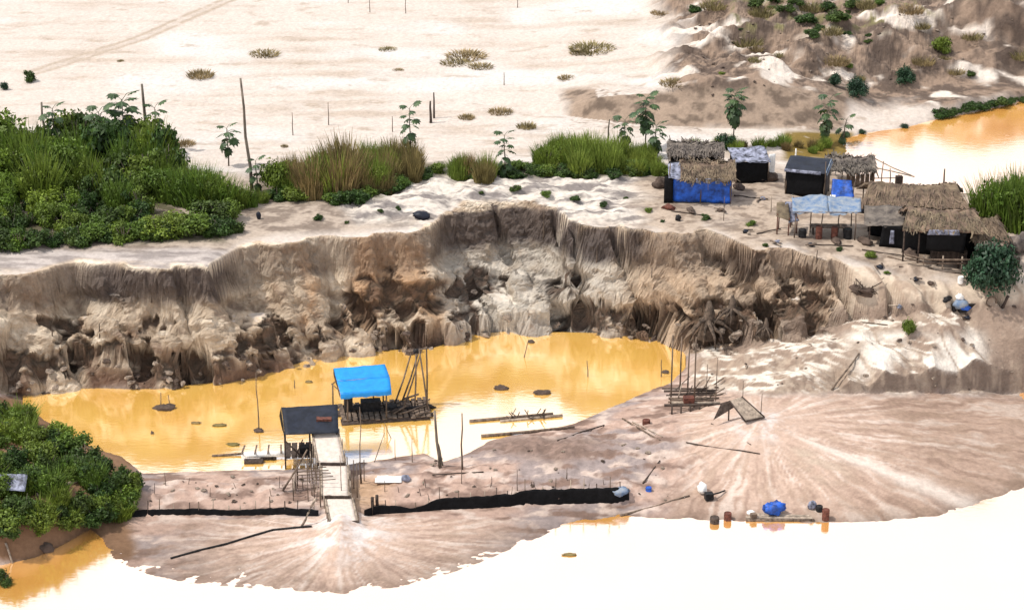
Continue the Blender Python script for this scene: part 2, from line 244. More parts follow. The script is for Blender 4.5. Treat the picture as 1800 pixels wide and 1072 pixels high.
# ------------------------------------------------------------------ mesh helpers
class MB:
    def __init__(s): s.v = []; s.f = []
    def add(s, vs, fs):
        o = len(s.v); s.v += [tuple(map(float, p)) for p in vs]; s.f += [tuple(i+o for i in f) for f in fs]
    def box(s, c, d, rz=0, rx=0, ry=0, jit=0):
        M = Matrix.Rotation(rz,3,'Z') @ Matrix.Rotation(ry,3,'Y') @ Matrix.Rotation(rx,3,'X'); vs = []
        for z in (-.5,.5):
            for y in (-.5,.5):
                for x in (-.5,.5):
                    p = M @ Vector((x*d[0], y*d[1], z*d[2])); vs.append((p.x+c[0]+random.uniform(-jit,jit), p.y+c[1]+random.uniform(-jit,jit), p.z+c[2]+random.uniform(-jit,jit)))
        s.add(vs, [(0,2,3,1),(4,5,7,6),(0,1,5,4),(2,6,7,3),(0,4,6,2),(1,3,7,5)]); return s
    def tube(s, pts, r, n=6, cap=True):
        pts = [Vector(p) for p in pts]; rr = r if isinstance(r, (list, tuple)) else [r]*len(pts); rings = []; vs = []; fs = []
        for i, p in enumerate(pts):
            d = (pts[min(i+1, len(pts)-1)]-pts[max(i-1, 0)]).normalized()
            a = d.cross(Vector((0,0,1)) if abs(d.z) < .9 else Vector((1,0,0))).normalized(); b = d.cross(a)
            for k in range(n):
                t = 2*math.pi*k/n; q = p+(a*math.cos(t)+b*math.sin(t))*rr[i]; vs.append((q.x,q.y,q.z))
        for i in range(len(pts)-1):
            for k in range(n):
                k2 = (k+1) % n; fs.append((i*n+k, i*n+k2, (i+1)*n+k2, (i+1)*n+k))
        if cap: fs += [tuple(range(n-1,-1,-1)), tuple((len(pts)-1)*n+k for k in range(n))]
        s.add(vs, fs); return s
    def lathe(s, prof, n=12, c=(0,0,0)):
        vs = []; fs = []
        for r, z in prof:
            for k in range(n):
                t = 2*math.pi*k/n; vs.append((c[0]+r*math.cos(t), c[1]+r*math.sin(t), c[2]+z))
        for i in range(len(prof)-1):
            for k in range(n):
                k2 = (k+1) % n; fs.append((i*n+k, i*n+k2, (i+1)*n+k2, (i+1)*n+k))
        fs += [tuple(range(n-1,-1,-1)), tuple((len(prof)-1)*n+k for k in range(n))]; s.add(vs, fs); return s
    def sheet(s, a, b, c, d, nu=10, nv=8, amp=.05, th=.012, sag=0, seed=0, ragged=0):
        """wrinkled cloth between four corners a(0,0) b(1,0) c(1,1) d(0,1), two-sided with thickness"""
        a, b, c, d = (Vector(p) for p in (a, b, c, d)); nrm = (b-a).cross(d-a).normalized(); top = []
        rg = np.random.RandomState(seed+3)
        off = rg.rand(2)*50; L1 = (b-a).length; L2 = (d-a).length
        gi, gj = np.meshgrid(np.arange(nu+1)/nu*L1*.9+off[0], np.arange(nv+1)/nv*L2*.9+off[1]); NZ_ = fbm(gi, gj, 3, seed)
        for j in range(nv+1):
            for i in range(nu+1):
                x, y = i/nu, j/nv; p = (a*(1-x)+b*x)*(1-y)+(d*(1-x)+c*x)*y
                if ragged and j == 0: p = p+(d-a)*rg.uniform(-ragged, ragged)
                n = float(NZ_[j, i])
                p = p+nrm*(amp*n)-Vector((0,0,1))*sag*math.sin(math.pi*x)*math.sin(math.pi*y); top.append(p)
        vs = [tuple(p) for p in top]+[tuple(p-nrm*th) for p in top]; m = (nu+1)*(nv+1); fs = []
        for j in range(nv):
            for i in range(nu):
                k = j*(nu+1)+i; fs.append((k, k+1, k+nu+2, k+nu+1)); fs.append((m+k, m+k+nu+1, m+k+nu+2, m+k+1))
        ed = [i for i in range(nu+1)]+[j*(nu+1)+nu for j in range(1, nv+1)]+[nv*(nu+1)+i for i in range(nu-1,-1,-1)]+[j*(nu+1) for j in range(nv-1,0,-1)]
        for i in range(len(ed)): e, g = ed[i], ed[(i+1) % len(ed)]; fs.append((e, m+e, m+g, g))
        s.add(vs, fs); return s
    def lump(s, c, d, seed=0, n=10, m=7, amp=.3, flat=True):
        rg = np.random.RandomState(seed); o = rg.rand(2)*30; vs = []; fs = []
        TH, PH = np.meshgrid(np.pi*np.arange(m+1)/m, 2*np.pi*np.arange(n)/n, indexing='ij'); ax, ay, az = np.sin(TH)*np.cos(PH), np.sin(TH)*np.sin(PH), np.cos(TH)
        KK = 1+amp*fbm(ax*1.3+az+o[0], ay*1.3-az*.7+o[1], 3, seed)*1.6
        for j in range(m+1):
            th = math.pi*j/m
            for i in range(n):
                ph = 2*math.pi*i/n; ux, uy, uz = math.sin(th)*math.cos(ph), math.sin(th)*math.sin(ph), math.cos(th)
                k = float(KK[j, i])
                vs.append((c[0]+d[0]*.5*ux*k, c[1]+d[1]*.5*uy*k, c[2]+d[2]*.5*uz*k))
        for j in range(m):
            for i in range(n): i2 = (i+1) % n; fs.append((j*n+i, (j+1)*n+i, (j+1)*n+i2, j*n+i2))
        s.add(vs, fs); return s
    def mesh(s, name, m, smooth=False):
        me = bpy.data.meshes.new(name); me.from_pydata(s.v, [], s.f); me.materials.append(MATS[m])
        if smooth: me.polygons.foreach_set('use_smooth', [True]*len(me.polygons))
        me.update(); return me
    def build(s, name, m, parent=None, smooth=False, label=None, kind=None):
        o = bpy.data.objects.new(name, s.mesh(name, m, smooth)); COL.objects.link(o); o.parent = parent
        if label: o['label'] = label
        if kind: o['kind'] = kind
        return o
def tag(o, label, cat, group=None):
    o['label'] = label; o['category'] = cat
    if group: o['group'] = group
    return o
def thing(name, label, cat, loc=(0,0,0), rz=0, group=None):
    o = bpy.data.objects.new(name, None); o.empty_display_size = .3; COL.objects.link(o); o.location = loc; o.rotation_euler = (0,0,rz)
    return tag(o, label, cat, group)
def dup(o, loc=None, rz=None, scale=None, label=None, group=None, parent=None):
    c = o.copy(); COL.objects.link(c); c.parent = parent
    if loc is not None: c.location = loc
    if rz is not None: c.rotation_euler = (c.rotation_euler[0], c.rotation_euler[1], rz)
    if scale is not None: c.scale = scale if hasattr(scale, '__len__') else (scale,)*3
    if label: c['label'] = label
    if group: c['group'] = group
    for ch in o.children: dup(ch, parent=c)
    return c
def single(name, mb, m, label, cat, loc=(0,0,0), rz=0, group=None, smooth=False):
    o = mb.build(name, m, None, smooth); o.location = loc; o.rotation_euler = (0,0,rz); return tag(o, label, cat, group)
# ------------------------------------------------------------------ ground surface and its colours
gy, gx = np.gradient(H, ys, xs)
nl = np.sqrt(gx*gx+gy*gy+1); NXv, NYv, NZv = -gx/nl, -gy/nl, 1/nl
steep = ss(.25, .8, np.hypot(gx, gy))
face = cm*steep*(PXU > -400)*(1-ss(1440, 1520, PXU))
fz = np.clip((H-Zl[iCB][None,:])/np.maximum(Zl[iCT]-Zl[iCB], .5)[None,:], 0, 1)
fzw = fz + .06*fbm(X*.5, Y*.5, 3, 81)
rock = fbm(X*.42, H*.6+Y*.25, 6, 91, .58); bil = np.abs(fbm(X*.33+3, H*.4+Y*.2, 4, 95, .55)); pat = ss(-.15, .25, fbm(X*.2, H*.25+Y*.1, 3, 96))
lo = 1-ss(.62, .8, fzw)                        # below the smooth dark top band the face is broken up
rdg = fbm(X*.5+7, H*.7+Y*.3, 6, 93, .62, True)
rough = fbm(X*1.6, H*1.9+Y*.9, 5, 94, .68)
big = fbm(X*.22+5, H*.3+Y*.12, 3, 92)
disp = face*(lo*(1.3*big + .55*rock + .28*rdg + .2*rough - .1) + (1-lo)*(.45*rock+.3*rough+.15*rdg))
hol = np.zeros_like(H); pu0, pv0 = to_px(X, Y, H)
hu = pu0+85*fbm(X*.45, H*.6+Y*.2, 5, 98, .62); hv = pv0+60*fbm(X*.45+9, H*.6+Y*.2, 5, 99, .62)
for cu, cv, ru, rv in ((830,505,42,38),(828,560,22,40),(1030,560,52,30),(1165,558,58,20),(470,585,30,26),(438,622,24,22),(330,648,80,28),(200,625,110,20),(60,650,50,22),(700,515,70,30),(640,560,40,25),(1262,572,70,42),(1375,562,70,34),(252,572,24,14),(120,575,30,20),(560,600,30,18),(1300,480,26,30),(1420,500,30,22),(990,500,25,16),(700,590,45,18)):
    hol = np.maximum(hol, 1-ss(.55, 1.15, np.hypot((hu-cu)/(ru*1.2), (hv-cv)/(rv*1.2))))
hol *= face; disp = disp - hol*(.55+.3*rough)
und = face*np.exp(-((fz-.09)/.07)**2)*ss(-.1, .35, fbm(X*.22, X*0+2, 2, 97)); disp = disp - und*.45
VX, VY, VZ = X+NXv*disp, Y+NYv*disp, H+NZv*disp
me = bpy.data.meshes.new('ground'); nv = NX*NY
co = np.stack([VX, VY, VZ], -1).reshape(-1, 3).astype(np.float32)
idx = np.arange(nv).reshape(NY, NX)
q = np.stack([idx[:-1,:-1], idx[:-1,1:], idx[1:,1:], idx[1:,:-1]], -1).reshape(-1, 4)
me.vertices.add(nv); me.vertices.foreach_set('co', co.ravel())
me.loops.add(q.size); me.loops.foreach_set('vertex_index', q.ravel().astype(np.int32))
me.polygons.add(len(q)); me.polygons.foreach_set('loop_start', np.arange(0, q.size, 4, dtype=np.int32))
fl = (face+.6*mask_px(1200, 2300, -200, 160, 40)+mask_px(1230, 1800, 530, 692, 10) < .35)[:-1,:-1].ravel(); me.polygons.foreach_set('use_smooth', fl); me.update(calc_edges=True)
PXU, PXV = to_px(VX, VY, VZ)
def C(*c): return np.array(c, float)[None,None,:]
def mixc(a, b, t): return a+(b-a)*np.clip(t, 0, 1)[...,None]
n1 = fbm(X*.12, Y*.2, 4, 101); YH = Y+.9*H*(face > .02); n2 = fbm(X*.6, YH*.9, 4, 102); n3 = fbm(X*2.4, YH*2.4, 3, 103)
ns = fbm(X*.05+Y*.01, Y*.45, 4, 104)
# upper plain: pale washed sand with faint bands
col = mixc(C(.495,.43,.38), C(.375,.30,.24), ss(-.1, .5, ns*.7+.5*n1+.2*n2)*.8)
col = mixc(col, C(.52,.48,.45), ss(.0, .4, fbm(X*.06+5, Y*.1, 3, 105)))
col = mixc(col, C(.31,.24,.18), ss(.22, .45, fbm(X*.22, Y*.5, 5, 106, .6))*.6)
# plateau behind the cliff: greyer beige
pl = ss(.1, 2, Y-yt)*mask_px(-800, 2500, 300, 520, 40)
col = mixc(col, mixc(C(.40,.325,.265), C(.20,.155,.125), ss(-.2, .25, n2*.6+fbm(X*.25, Y*.3, 4, 107)+.4*n3))*.92, pl)
camp = mask_px(1120, 1760, 300, 500, 40); col = mixc(col, mixc(C(.38,.30,.235), C(.21,.158,.12), ss(-.1, .3, n2+.5*n3)), camp*ss(-.35, .1, fbm(X*.3+4, Y*.4, 4, 112))*.9)
gm = mask_px(620, 1130, 300, 392, 30)
col = mixc(col, mixc(C(.56,.50,.44), C(.20,.175,.165), ss(-.1, .2, fbm(X*.3, Y*1.1, 5, 111, .6))), gm*.95)
shf = mask_px(-800, 410, 440, 478, 14)*ss(0, .6, Y-yt+.5); col = mixc(col, mixc(C(.42,.37,.345), C(.23,.20,.19), ss(-.15, .25, fbm(X*.3, Y*1.2, 4, 113))), shf*.85)  # grey shading below the hedge mixed into the shelf colour
# litter-dark soil under the thickets
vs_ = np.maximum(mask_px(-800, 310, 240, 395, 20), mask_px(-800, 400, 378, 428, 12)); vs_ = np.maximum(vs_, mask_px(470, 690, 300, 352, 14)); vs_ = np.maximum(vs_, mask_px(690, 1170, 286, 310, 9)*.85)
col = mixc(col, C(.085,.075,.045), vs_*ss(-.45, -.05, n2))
# upper right spoil heaps
hp = mask_px(1190, 2300, -200, 180, 50)
hc = mixc(C(.24,.168,.122), C(.085,.058,.044), ss(-.2, .15, fbm(X*.35, Y*.6, 5, 121, .6)+.4*n3)); hc = mixc(hc, C(.62,.54,.47), ss(.1, .35, fbm(X*.2+9, Y*.4, 4, 122)+.2*n2))
hc = mixc(hc, C(.16,.14,.06), ss(.15,.35, n2)*mask_px(1290, 1640, -60, 60, 40))
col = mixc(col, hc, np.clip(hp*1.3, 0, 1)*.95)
bank = mask_px(985, 1490, 155, 228, 16)*ss(.06, .2, np.hypot(gx, gy))
col = mixc(col, mixc(C(.27,.20,.15), C(.13,.095,.072), ss(-.1, .3, n2+.3*n3)), bank)
col = mixc(col, C(.17,.115,.03), mask_px(1375, 1500, 232, 280, 8)*ss(-.5, -.1, n2+.2))
# cliff face
cf = fbm(X*.3+.25*H, H*.4+Y*.2, 6, 131, .65); cg = fbm(X*1.2+.5*H, H*.9+Y*.4, 5, 132, .65); ch = fbm(X*.16+4, Y*.2, 3, 133)
cc = mixc(C(.44,.37,.30), C(.67,.605,.52), ss(-.05, .25, cf+.35*cg)); cc = mixc(cc, C(.25,.195,.16), ss(.1, .4, -cf+.4*cg))
orange = ss(.0, .3, ch+.25*cg)*np.maximum(mask_px(480, 780, 420, 600, 50), .55*mask_px(-100, 330, 470, 600, 60))
cc = mixc(cc, C(.46,.30,.185), orange*.85)
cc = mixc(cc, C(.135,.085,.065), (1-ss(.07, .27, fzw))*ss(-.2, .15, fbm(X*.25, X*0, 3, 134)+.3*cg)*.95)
grey = mask_px(770, 1080, 420, 600, 40); cc = mixc(cc, C(.50,.46,.41), grey*ss(-.2, .2, cg+.2)*.7)
tan = mask_px(1090, 1560, 400, 640, 50); cc = mixc(cc, mixc(C(.46,.365,.285), C(.26,.20,.155), ss(-.1,.25,cg+cf)), tan*.75)
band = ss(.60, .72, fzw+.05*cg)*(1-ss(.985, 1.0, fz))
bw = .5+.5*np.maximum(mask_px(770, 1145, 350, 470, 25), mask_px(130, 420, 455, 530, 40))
cc = mixc(cc, mixc(C(.15,.10,.075), C(.07,.055,.045), ss(-.2,.2,rough)), ss(.1,.7,hol)*.92)  # soil colour darkened in the hollows, standing in for their shade
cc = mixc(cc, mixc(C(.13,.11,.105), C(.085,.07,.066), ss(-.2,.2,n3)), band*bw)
cc = cc*(np.array([1.05,.97,.875])*(1-grey[...,None])+np.array([1.0,.98,.95])*grey[...,None])
strk = fbm(X*1.3+Y*.9, (Y-X)*.25, 4, 143); sl = mixc(C(.50,.41,.32), C(.33,.25,.19), ss(-.05, .3, strk+.3*n3)); cc = mixc(cc, sl, ss(1440, 1510, PXU+WU*.4))
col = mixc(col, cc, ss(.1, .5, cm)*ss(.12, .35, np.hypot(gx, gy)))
# spoil ridges right of the pond
rd = mask_px(1215, 2300, 530, 692, 18)*(Y < yb+.5)
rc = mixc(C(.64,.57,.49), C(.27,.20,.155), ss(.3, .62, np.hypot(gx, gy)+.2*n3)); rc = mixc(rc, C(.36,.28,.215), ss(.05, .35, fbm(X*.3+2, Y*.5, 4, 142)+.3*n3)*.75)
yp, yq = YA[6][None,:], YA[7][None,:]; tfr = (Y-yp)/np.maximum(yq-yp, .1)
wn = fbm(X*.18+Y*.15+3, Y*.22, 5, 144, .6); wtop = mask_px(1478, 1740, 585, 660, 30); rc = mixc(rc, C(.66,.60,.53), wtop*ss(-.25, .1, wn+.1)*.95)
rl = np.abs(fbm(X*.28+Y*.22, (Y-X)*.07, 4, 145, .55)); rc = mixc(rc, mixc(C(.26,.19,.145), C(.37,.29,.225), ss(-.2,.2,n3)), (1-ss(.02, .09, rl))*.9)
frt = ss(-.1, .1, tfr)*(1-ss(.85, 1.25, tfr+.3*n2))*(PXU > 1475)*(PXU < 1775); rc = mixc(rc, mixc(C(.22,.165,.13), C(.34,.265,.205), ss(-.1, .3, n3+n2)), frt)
rc = mixc(rc, C(.27,.2,.15), np.exp(-((PXU-1455-(690-PXV)*.6+WU*.2)/22)**2)*mask_px(1380, 1560, 600, 690, 8)*.8)
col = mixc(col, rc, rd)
# mud strip, shore flats
md = (Y < yb-.3)*(1-rd)
mc = mixc(C(.44,.305,.245), C(.31,.25,.235), ss(-.15, .2, n1*1.5)); mc = mixc(mc, C(.56,.44,.375), ss(.0, .3, n2)); mc = mixc(mc, C(.22,.145,.115), ss(.0, .3, fbm(X*.35+5, Y*.9, 4, 141)+.25*n3))
mc = mixc(mc, mixc(C(.27,.185,.15), C(.19,.13,.105), ss(-.2,.2,n3+n2)), np.exp(-(((PXU+WU*.4-950)/120)**2+((PXV+WV*.5-785)/24)**2)**2))
mc = mixc(mc, C(.50,.32,.19), mask_px(600, 700, 840, 900, 30)*.7)
mc = mc*.84
col = mixc(col, mc, md)
# tailings fans, washed streaks running out from their heads
def fancol(A, m, wang, wide):
    ang, r = A
    aw = ang+.05*fbm(X*.5, Y*.5, 2, 154); st = fbm(aw*16, r*.13, 4, 151, .65); s2 = fbm(aw*4, r*.12, 3, 152); fe = fbm(aw*8+.5*n2, r*.35, 4, 153)
    st = st+.35*n2; far = ss(.5, 5, r)
    st = st*(.35+.65*ss(1.5, 6, r)); c = mixc(C(.50,.36,.285), C(.33,.225,.175), ss(-.05, .35, st)*.85*far); c = mixc(c, C(.62,.505,.435), ss(.02, .35, -st+.7*s2)*.85)
    c = mixc(c, C(.40,.285,.215), ss(.0, .3, fe)*.6*far)
    c = mixc(c, C(.66,.60,.57), np.exp(-((r-1.0)/(wide*.75))**2)*ss(-.2,.3,-st+n2)); far2 = ss(5, 12, r+2*n2); c = mixc(c, c*C(.74,.72,.70), far2); return c*.87
f1 = (1-ss(6, 13.5, FA1[1]))*(Y < FA1[0]*0+PZ(604, 905, .4)[1]); col = mixc(col, fancol(FA1, 1, 0, 2.6), f1*(np.abs(n2)*0+1))
c2 = fancol(FA2, 1, 0, 1.2)
wst = np.exp(-((FA2[0]-R(-31)+.04*n2)/.07)**2)*ss(1, 4, FA2[1])*(1-ss(13, 19, FA2[1])); c2 = mixc(c2, C(.70,.63,.57), wst*.5)
c2 = mixc(c2, C(.40,.32,.25), np.exp(-((FA2[0]-R(-52))/.2)**2)*ss(2.5, 4, FA2[1])*(1-ss(6, 8, FA2[1]))*ss(-.3, .2, n2)*.7)
f2 = mask_px(1190, 2400, 690, 1000, 30)*md; col = mixc(col, c2, f2)
# wet margins and red soil of the shrubby mound
col = mixc(col, C(.19,.11,.065), mask_px(-900, 236, 700, 985, 14)*(Y < yb))
wet = np.exp(-np.maximum(H-.0, 0)/.10)*(Y < -8); col = mixc(col, col*.55, wet*.85)
wetp = (np.abs(H-.4) < .12)*(Y < yb+.4)*(Y > YA[6][None,:]-.6); col = mixc(col, col*.75, wetp*.6)
# old track across the plain
def seg_d(p, q):
    a, b = PZ(*p, 7.8), PZ(*q, 7.8); dx, dy = b[0]-a[0], b[1]-a[1]; t = np.clip(((X-a[0])*dx+(Y-a[1])*dy)/(dx*dx+dy*dy), 0, 1)
    return np.hypot(X-a[0]-t*dx, Y-a[1]-t*dy)
tr = np.minimum(seg_d((60,126), (250,68)), seg_d((250,68), (440,-12)))
col = mixc(col, C(.36,.29,.23), (np.exp(-((tr-.6)/.28)**2)*.9+.35*np.exp(-(tr/.8)**2))*ss(-.5, .1, n2+.15))
col *= (1+.10*n3)[...,None]
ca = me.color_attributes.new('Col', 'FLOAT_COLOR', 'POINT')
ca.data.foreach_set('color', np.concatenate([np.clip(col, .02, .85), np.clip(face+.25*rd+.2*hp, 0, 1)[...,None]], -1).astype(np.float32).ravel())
gmt = bpy.data.materials.new('earth'); gmt.use_nodes = True; t = gmt.node_tree; b = t.nodes['Principled BSDF']; L = t.links.new
b.inputs['Roughness'].default_value = .93; b.inputs['Specular IOR Level'].default_value = .15
at = N(t, 'ShaderNodeAttribute', attribute_name='Col'); tc = N(t, 'ShaderNodeTexCoord')
no = N(t, 'ShaderNodeTexNoise'); no.inputs['Scale'].default_value = 3.2; no.inputs['Detail'].default_value = 9; no.inputs['Roughness'].default_value = .7; L(tc.outputs['Object'], no.inputs[0])
mr = N(t, 'ShaderNodeMapRange'); mr.inputs[1].default_value = .3; mr.inputs[2].default_value = .7; mr.inputs[3].default_value = .78; mr.inputs[4].default_value = 1.16; L(no.outputs[0], mr.inputs[0])
mm = N(t, 'ShaderNodeMix', data_type='RGBA', blend_type='MULTIPLY'); mm.inputs[0].default_value = 1; L(at.outputs['Color'], mm.inputs[6]); L(mr.outputs[0], mm.inputs[7]); L(mm.outputs[2], b.inputs['Base Color'])
n2_ = N(t, 'ShaderNodeTexNoise'); n2_.inputs['Scale'].default_value = 1.5; n2_.inputs['Detail'].default_value = 10; n2_.inputs['Roughness'].default_value = .72; L(tc.outputs['Object'], n2_.inputs[0])
ma = N(t, 'ShaderNodeMath', operation='MULTIPLY_ADD'); L(at.outputs['Alpha'], ma.inputs[0]); ma.inputs[1].default_value = .55; ma.inputs[2].default_value = .045
mu2 = N(t, 'ShaderNodeMath', operation='MULTIPLY'); L(n2_.outputs[0], mu2.inputs[0]); L(ma.outputs[0], mu2.inputs[1])
bp = N(t, 'ShaderNodeBump'); bp.inputs['Distance'].default_value = 1.0; bp.inputs['Strength'].default_value = .9; L(mu2.outputs[0], bp.inputs['Height']); L(bp.outputs[0], b.inputs['Normal'])
MATS['earth'] = gmt; me.materials.append(gmt)
ground = bpy.data.objects.new('ground', me); COL.objects.link(ground); ground['kind'] = 'structure'; ground['label'] = 'sandy mined ground with eroded cliff, tailings fans and pale plain'
# ------------------------------------------------------------------ water
def sheet_water(name, pts, m, label):
    me = bpy.data.meshes.new(name); me.from_pydata([tuple(p) for p in pts], [], [tuple(range(len(pts)))]); me.materials.append(MATS[m]); me.update()
    if me.polygons[0].normal.z < 0: me.flip_normals()
    o = bpy.data.objects.new(name, me); COL.objects.link(o); o['kind'] = 'structure'; o['label'] = label; return o
pn_ = [PZ(u, v+(9 if u > 45 else 3), POND) for u, v, z in PN if 20 < u < 1215]
cb_ = [PZ(u, v-14, POND) for u, v, z in CB if 20 < u < 1215]
sheet_water('pond', pn_+cb_[::-1], 'pond_water', 'still ochre mine pond at the foot of the cliff')
yr = PZ(1800, 690, 0)[1]
sheet_water('river', [(-400,-400,RIV),(400,-400,RIV),(400,yr+3,RIV),(26,yr+3,RIV),(20,-22,RIV),(-400,-22,RIV)], 'river_water', 'bright muddy river along the tailings shore')
ur = [PZ(u, v+4, UPR) for u, v, z in P3 if u >= 1480]+[PZ(u, v-4, UPR) for u, v, z in U3[::-1] if u >= 1480]+[PZ(1440, 262, UPR)]
sheet_water('river_backwater', ur, 'river_water', 'bright muddy backwater behind the huts')
# ------------------------------------------------------------------ vegetation
def quads_obj_mesh(name, V, m):
    """V: (n,4,3) quads"""
    n = len(V); me = bpy.data.meshes.new(name); me.vertices.add(n*4); me.vertices.foreach_set('co', V.reshape(-1).astype(np.float32))
    me.loops.add(n*4); me.loops.foreach_set('vertex_index', np.arange(n*4, dtype=np.int32)); me.polygons.add(n); me.polygons.foreach_set('loop_start', np.arange(0, n*4, 4, dtype=np.int32))
    me.update(calc_edges=True); me.materials.append(MATS[m]); return me
def nrmz(a): return a/np.maximum(np.linalg.norm(a, axis=-1, keepdims=True), 1e-6)
def leaf_quads(rg, c, n, ln, wd):
    k = len(c); d = nrmz(np.cross(n, rg.normal(size=(k,3)))); d = nrmz(d+np.array([0,0,-.25])); s = nrmz(np.cross(d, n))
    l = (ln*rg.uniform(.6, 1.35, k))[:,None]; w_ = (wd*rg.uniform(.7, 1.3, k))[:,None]
    return np.stack([c-d*l*.5, c+s*w_*.5+n*l*.08, c+d*l*.5-n*l*.12, c-s*w_*.5+n*l*.08], 1)
def bush_quads(seed, n=1500, leaf=.17, lobes=9, tall=1.5, squat=1.0):
    rg = np.random.RandomState(seed); L_ = []
    for i in range(lobes):
        a = rg.uniform(0, 2*np.pi); r = .62*math.sqrt(rg.uniform(0, 1)); z = rg.uniform(.25, 1.0)*tall*(1-.35*r)
        L_.append((r*math.cos(a), r*math.sin(a), z*.78, rg.uniform(.26, .5)))
    L_ = np.array(L_); pick = rg.choice(lobes, n, p=L_[:,3]**2/np.sum(L_[:,3]**2)); dirs = nrmz(rg.normal(size=(n,3)))
    rad = L_[pick,3]*rg.uniform(.45, 1.12, n)*(1+.25*np.sin(dirs[:,0]*7+dirs[:,2]*5+seed)); c = L_[pick,:3]+dirs*rad[:,None]*np.array([1,1,.9])
    c[:,2] = np.abs(c[:,2])+.03
    nm = nrmz(dirs*.7+rg.normal(size=(n,3))*.55+np.array([0,0,.35])); return leaf_quads(rg, c, nm, leaf, leaf*.55)
def reed_quads(seed, n=420, h=1.0, spread=.55, wd=.03, lean=.28):
    lean *= 1.5
    rg = np.random.RandomState(seed); r = spread*np.sqrt(rg.rand(n)); a = rg.rand(n)*2*np.pi; base = np.stack([r*np.cos(a), r*np.sin(a), np.zeros(n)], 1)
    hh = h*rg.uniform(.2, 1.08, n)**.8*(1-.45*(r/spread)**2); out = np.stack([np.cos(a), np.sin(a), np.zeros(n)], 1)*(lean*r/spread)[:,None]+rg.normal(size=(n,3))*np.array([.12,.12,0])
    s = nrmz(np.stack([rg.normal(size=n), rg.normal(size=n), np.zeros(n)], 1))*wd*rg.uniform(.6, 1.5, n)[:,None]
    mid = base+out*.35*hh[:,None]+np.stack([0*hh, 0*hh, hh*.6], 1); tip = base+out*1.1*hh[:,None]+np.stack([0*hh, 0*hh, hh], 1)
    return np.concatenate([np.stack([base-s, base+s, mid+s, mid-s], 1), np.stack([mid-s, mid+s, tip+s*.15, tip-s*.15], 1)])
def stem_mb(seed, k=5, tall=1.3):
    rg = random.Random(seed); m = MB()
    for i in range(k):
        a = rg.uniform(0, 6.28); m.tube([(0,0,-.1), (.25*math.cos(a), .25*math.sin(a), tall*.45), (.5*math.cos(a), .5*math.sin(a), tall*rg.uniform(.6,.9))], [.05,.035,.012], 5)
    return m
BUSH = {}
for kind, mt, seeds, kw in (('dark','leaf_dark',(1,2,3),dict(n=2300, leaf=.19)), ('mid','leaf_mid',(4,5,6),dict(n=2300, leaf=.18)), ('bright','leaf_bright',(7,8),dict(n=2000, leaf=.17)),
                            ('teal','leaf_teal',(9,10),dict(n=2600, leaf=.15, lobes=14)), ('lance','leaf_mid',(11,12),dict(n=2200, leaf=.16))):
    for i, sd_ in enumerate(seeds):
        qd = bush_quads(sd_, **kw)
        if kind == 'lance':
            qd = np.concatenate([qd[:1400], reed_quads(sd_, 330, 1.7, .8, .025, .35)])
        BUSH[kind, i] = (quads_obj_mesh('foliage', qd, mt), stem_mb(sd_).mesh('stem', 'bark'))
NB = {'dark':3,'mid':3,'bright':2,'teal':2,'lance':2}
def bush(kind, u, v, hpx, wfac=1.0, label='', group=None, sink=.05, cat='bush', p=None, name='leafy_bush'):
    p = G(u, v) if p is None else p; sc_ = hpx/ppm(p)/.93/1.62
    o = thing(name, label, cat, (p[0], p[1], p[2]-sink), random.uniform(0, 6.28), group)
    if name == 'leafy_bush': o.name = 'scrub_clump' if ('scrub' in label or 'tiny' in label or 'waterside' in label) else ('spiky_bush' if kind == 'lance' else 'leafy_bush')
    fm, sm = BUSH[kind, random.randrange(NB[kind])]
    for nm, m_ in (('foliage', fm), ('stem', sm)):
        c = bpy.data.objects.new(nm, m_); COL.objects.link(c); c.parent = o
    o.scale = (sc_*wfac, sc_*wfac, sc_); return o
REED = {}
for kind, mt, seeds in (('green','reed_green',(21,22,23)), ('brown','reed_brown',(24,25,26)), ('dry','dry_grass',(27,28))):
    for i, sd_ in enumerate(seeds): REED[kind, i] = quads_obj_mesh('reed', reed_quads(sd_, 520 if kind != 'dry' else 420, 1.0 if kind != 'dry' else .5, .5 if kind != 'dry' else .8, .014 if kind != 'dry' else .02, .3 if kind != 'dry' else .5), mt)
NR = {'green':3,'brown':3,'dry':2}
def reed(kind, u, v, hpx, wfac=1.0, label='', group=None, name='reed_clump', cat='reeds', p=None):
    p = G(u, v) if p is None else p; sc_ = hpx/ppm(p)/.93*(1 if kind != 'dry' else 2)
    o = bpy.data.objects.new(name, REED[kind, random.randrange(NR[kind])]); COL.objects.link(o); o.location = (p[0], p[1], p[2]-.03); o.rotation_euler = (0,0,random.uniform(0,6.28)); o.scale = (sc_*wfac, sc_*wfac, sc_)
    return tag(o, label, cat, group)
rr = random.Random(3)
# thicket on the plateau, left
T1 = 'dark leafy bush in the dense thicket on the plateau'; T2 = 'mid green bush in the dense thicket on the plateau'; T3 = 'bright yellow green bush in the dense thicket on the plateau'
TG = 'bushes of the plateau thicket'
rows = [(278, -60, 250, 36, 92), (298, -50, 298, 34, 100), (325, -60, 310, 34, 86), (350, -60, 285, 30, 66), (374, -60, 255, 28, 52), (392, -60, 240, 30, 46)]
for v0, ua, ub, st, hp_ in rows:
    u = ua
    while u < ub:
        k = rr.choices(['dark','mid','bright'], [.42,.33,.25])[0]
        if u > 150 and v0 < 330: k = rr.choices(['dark','mid','bright'], [.7,.25,.05])[0]
        bush(k, u+rr.uniform(-10,10), v0+rr.uniform(-6,6), hp_*rr.uniform(.6,1.2), rr.uniform(.6,.95), {'dark':T1,'mid':T2,'bright':T3}[k], TG); u += st*rr.uniform(.85,1.15)
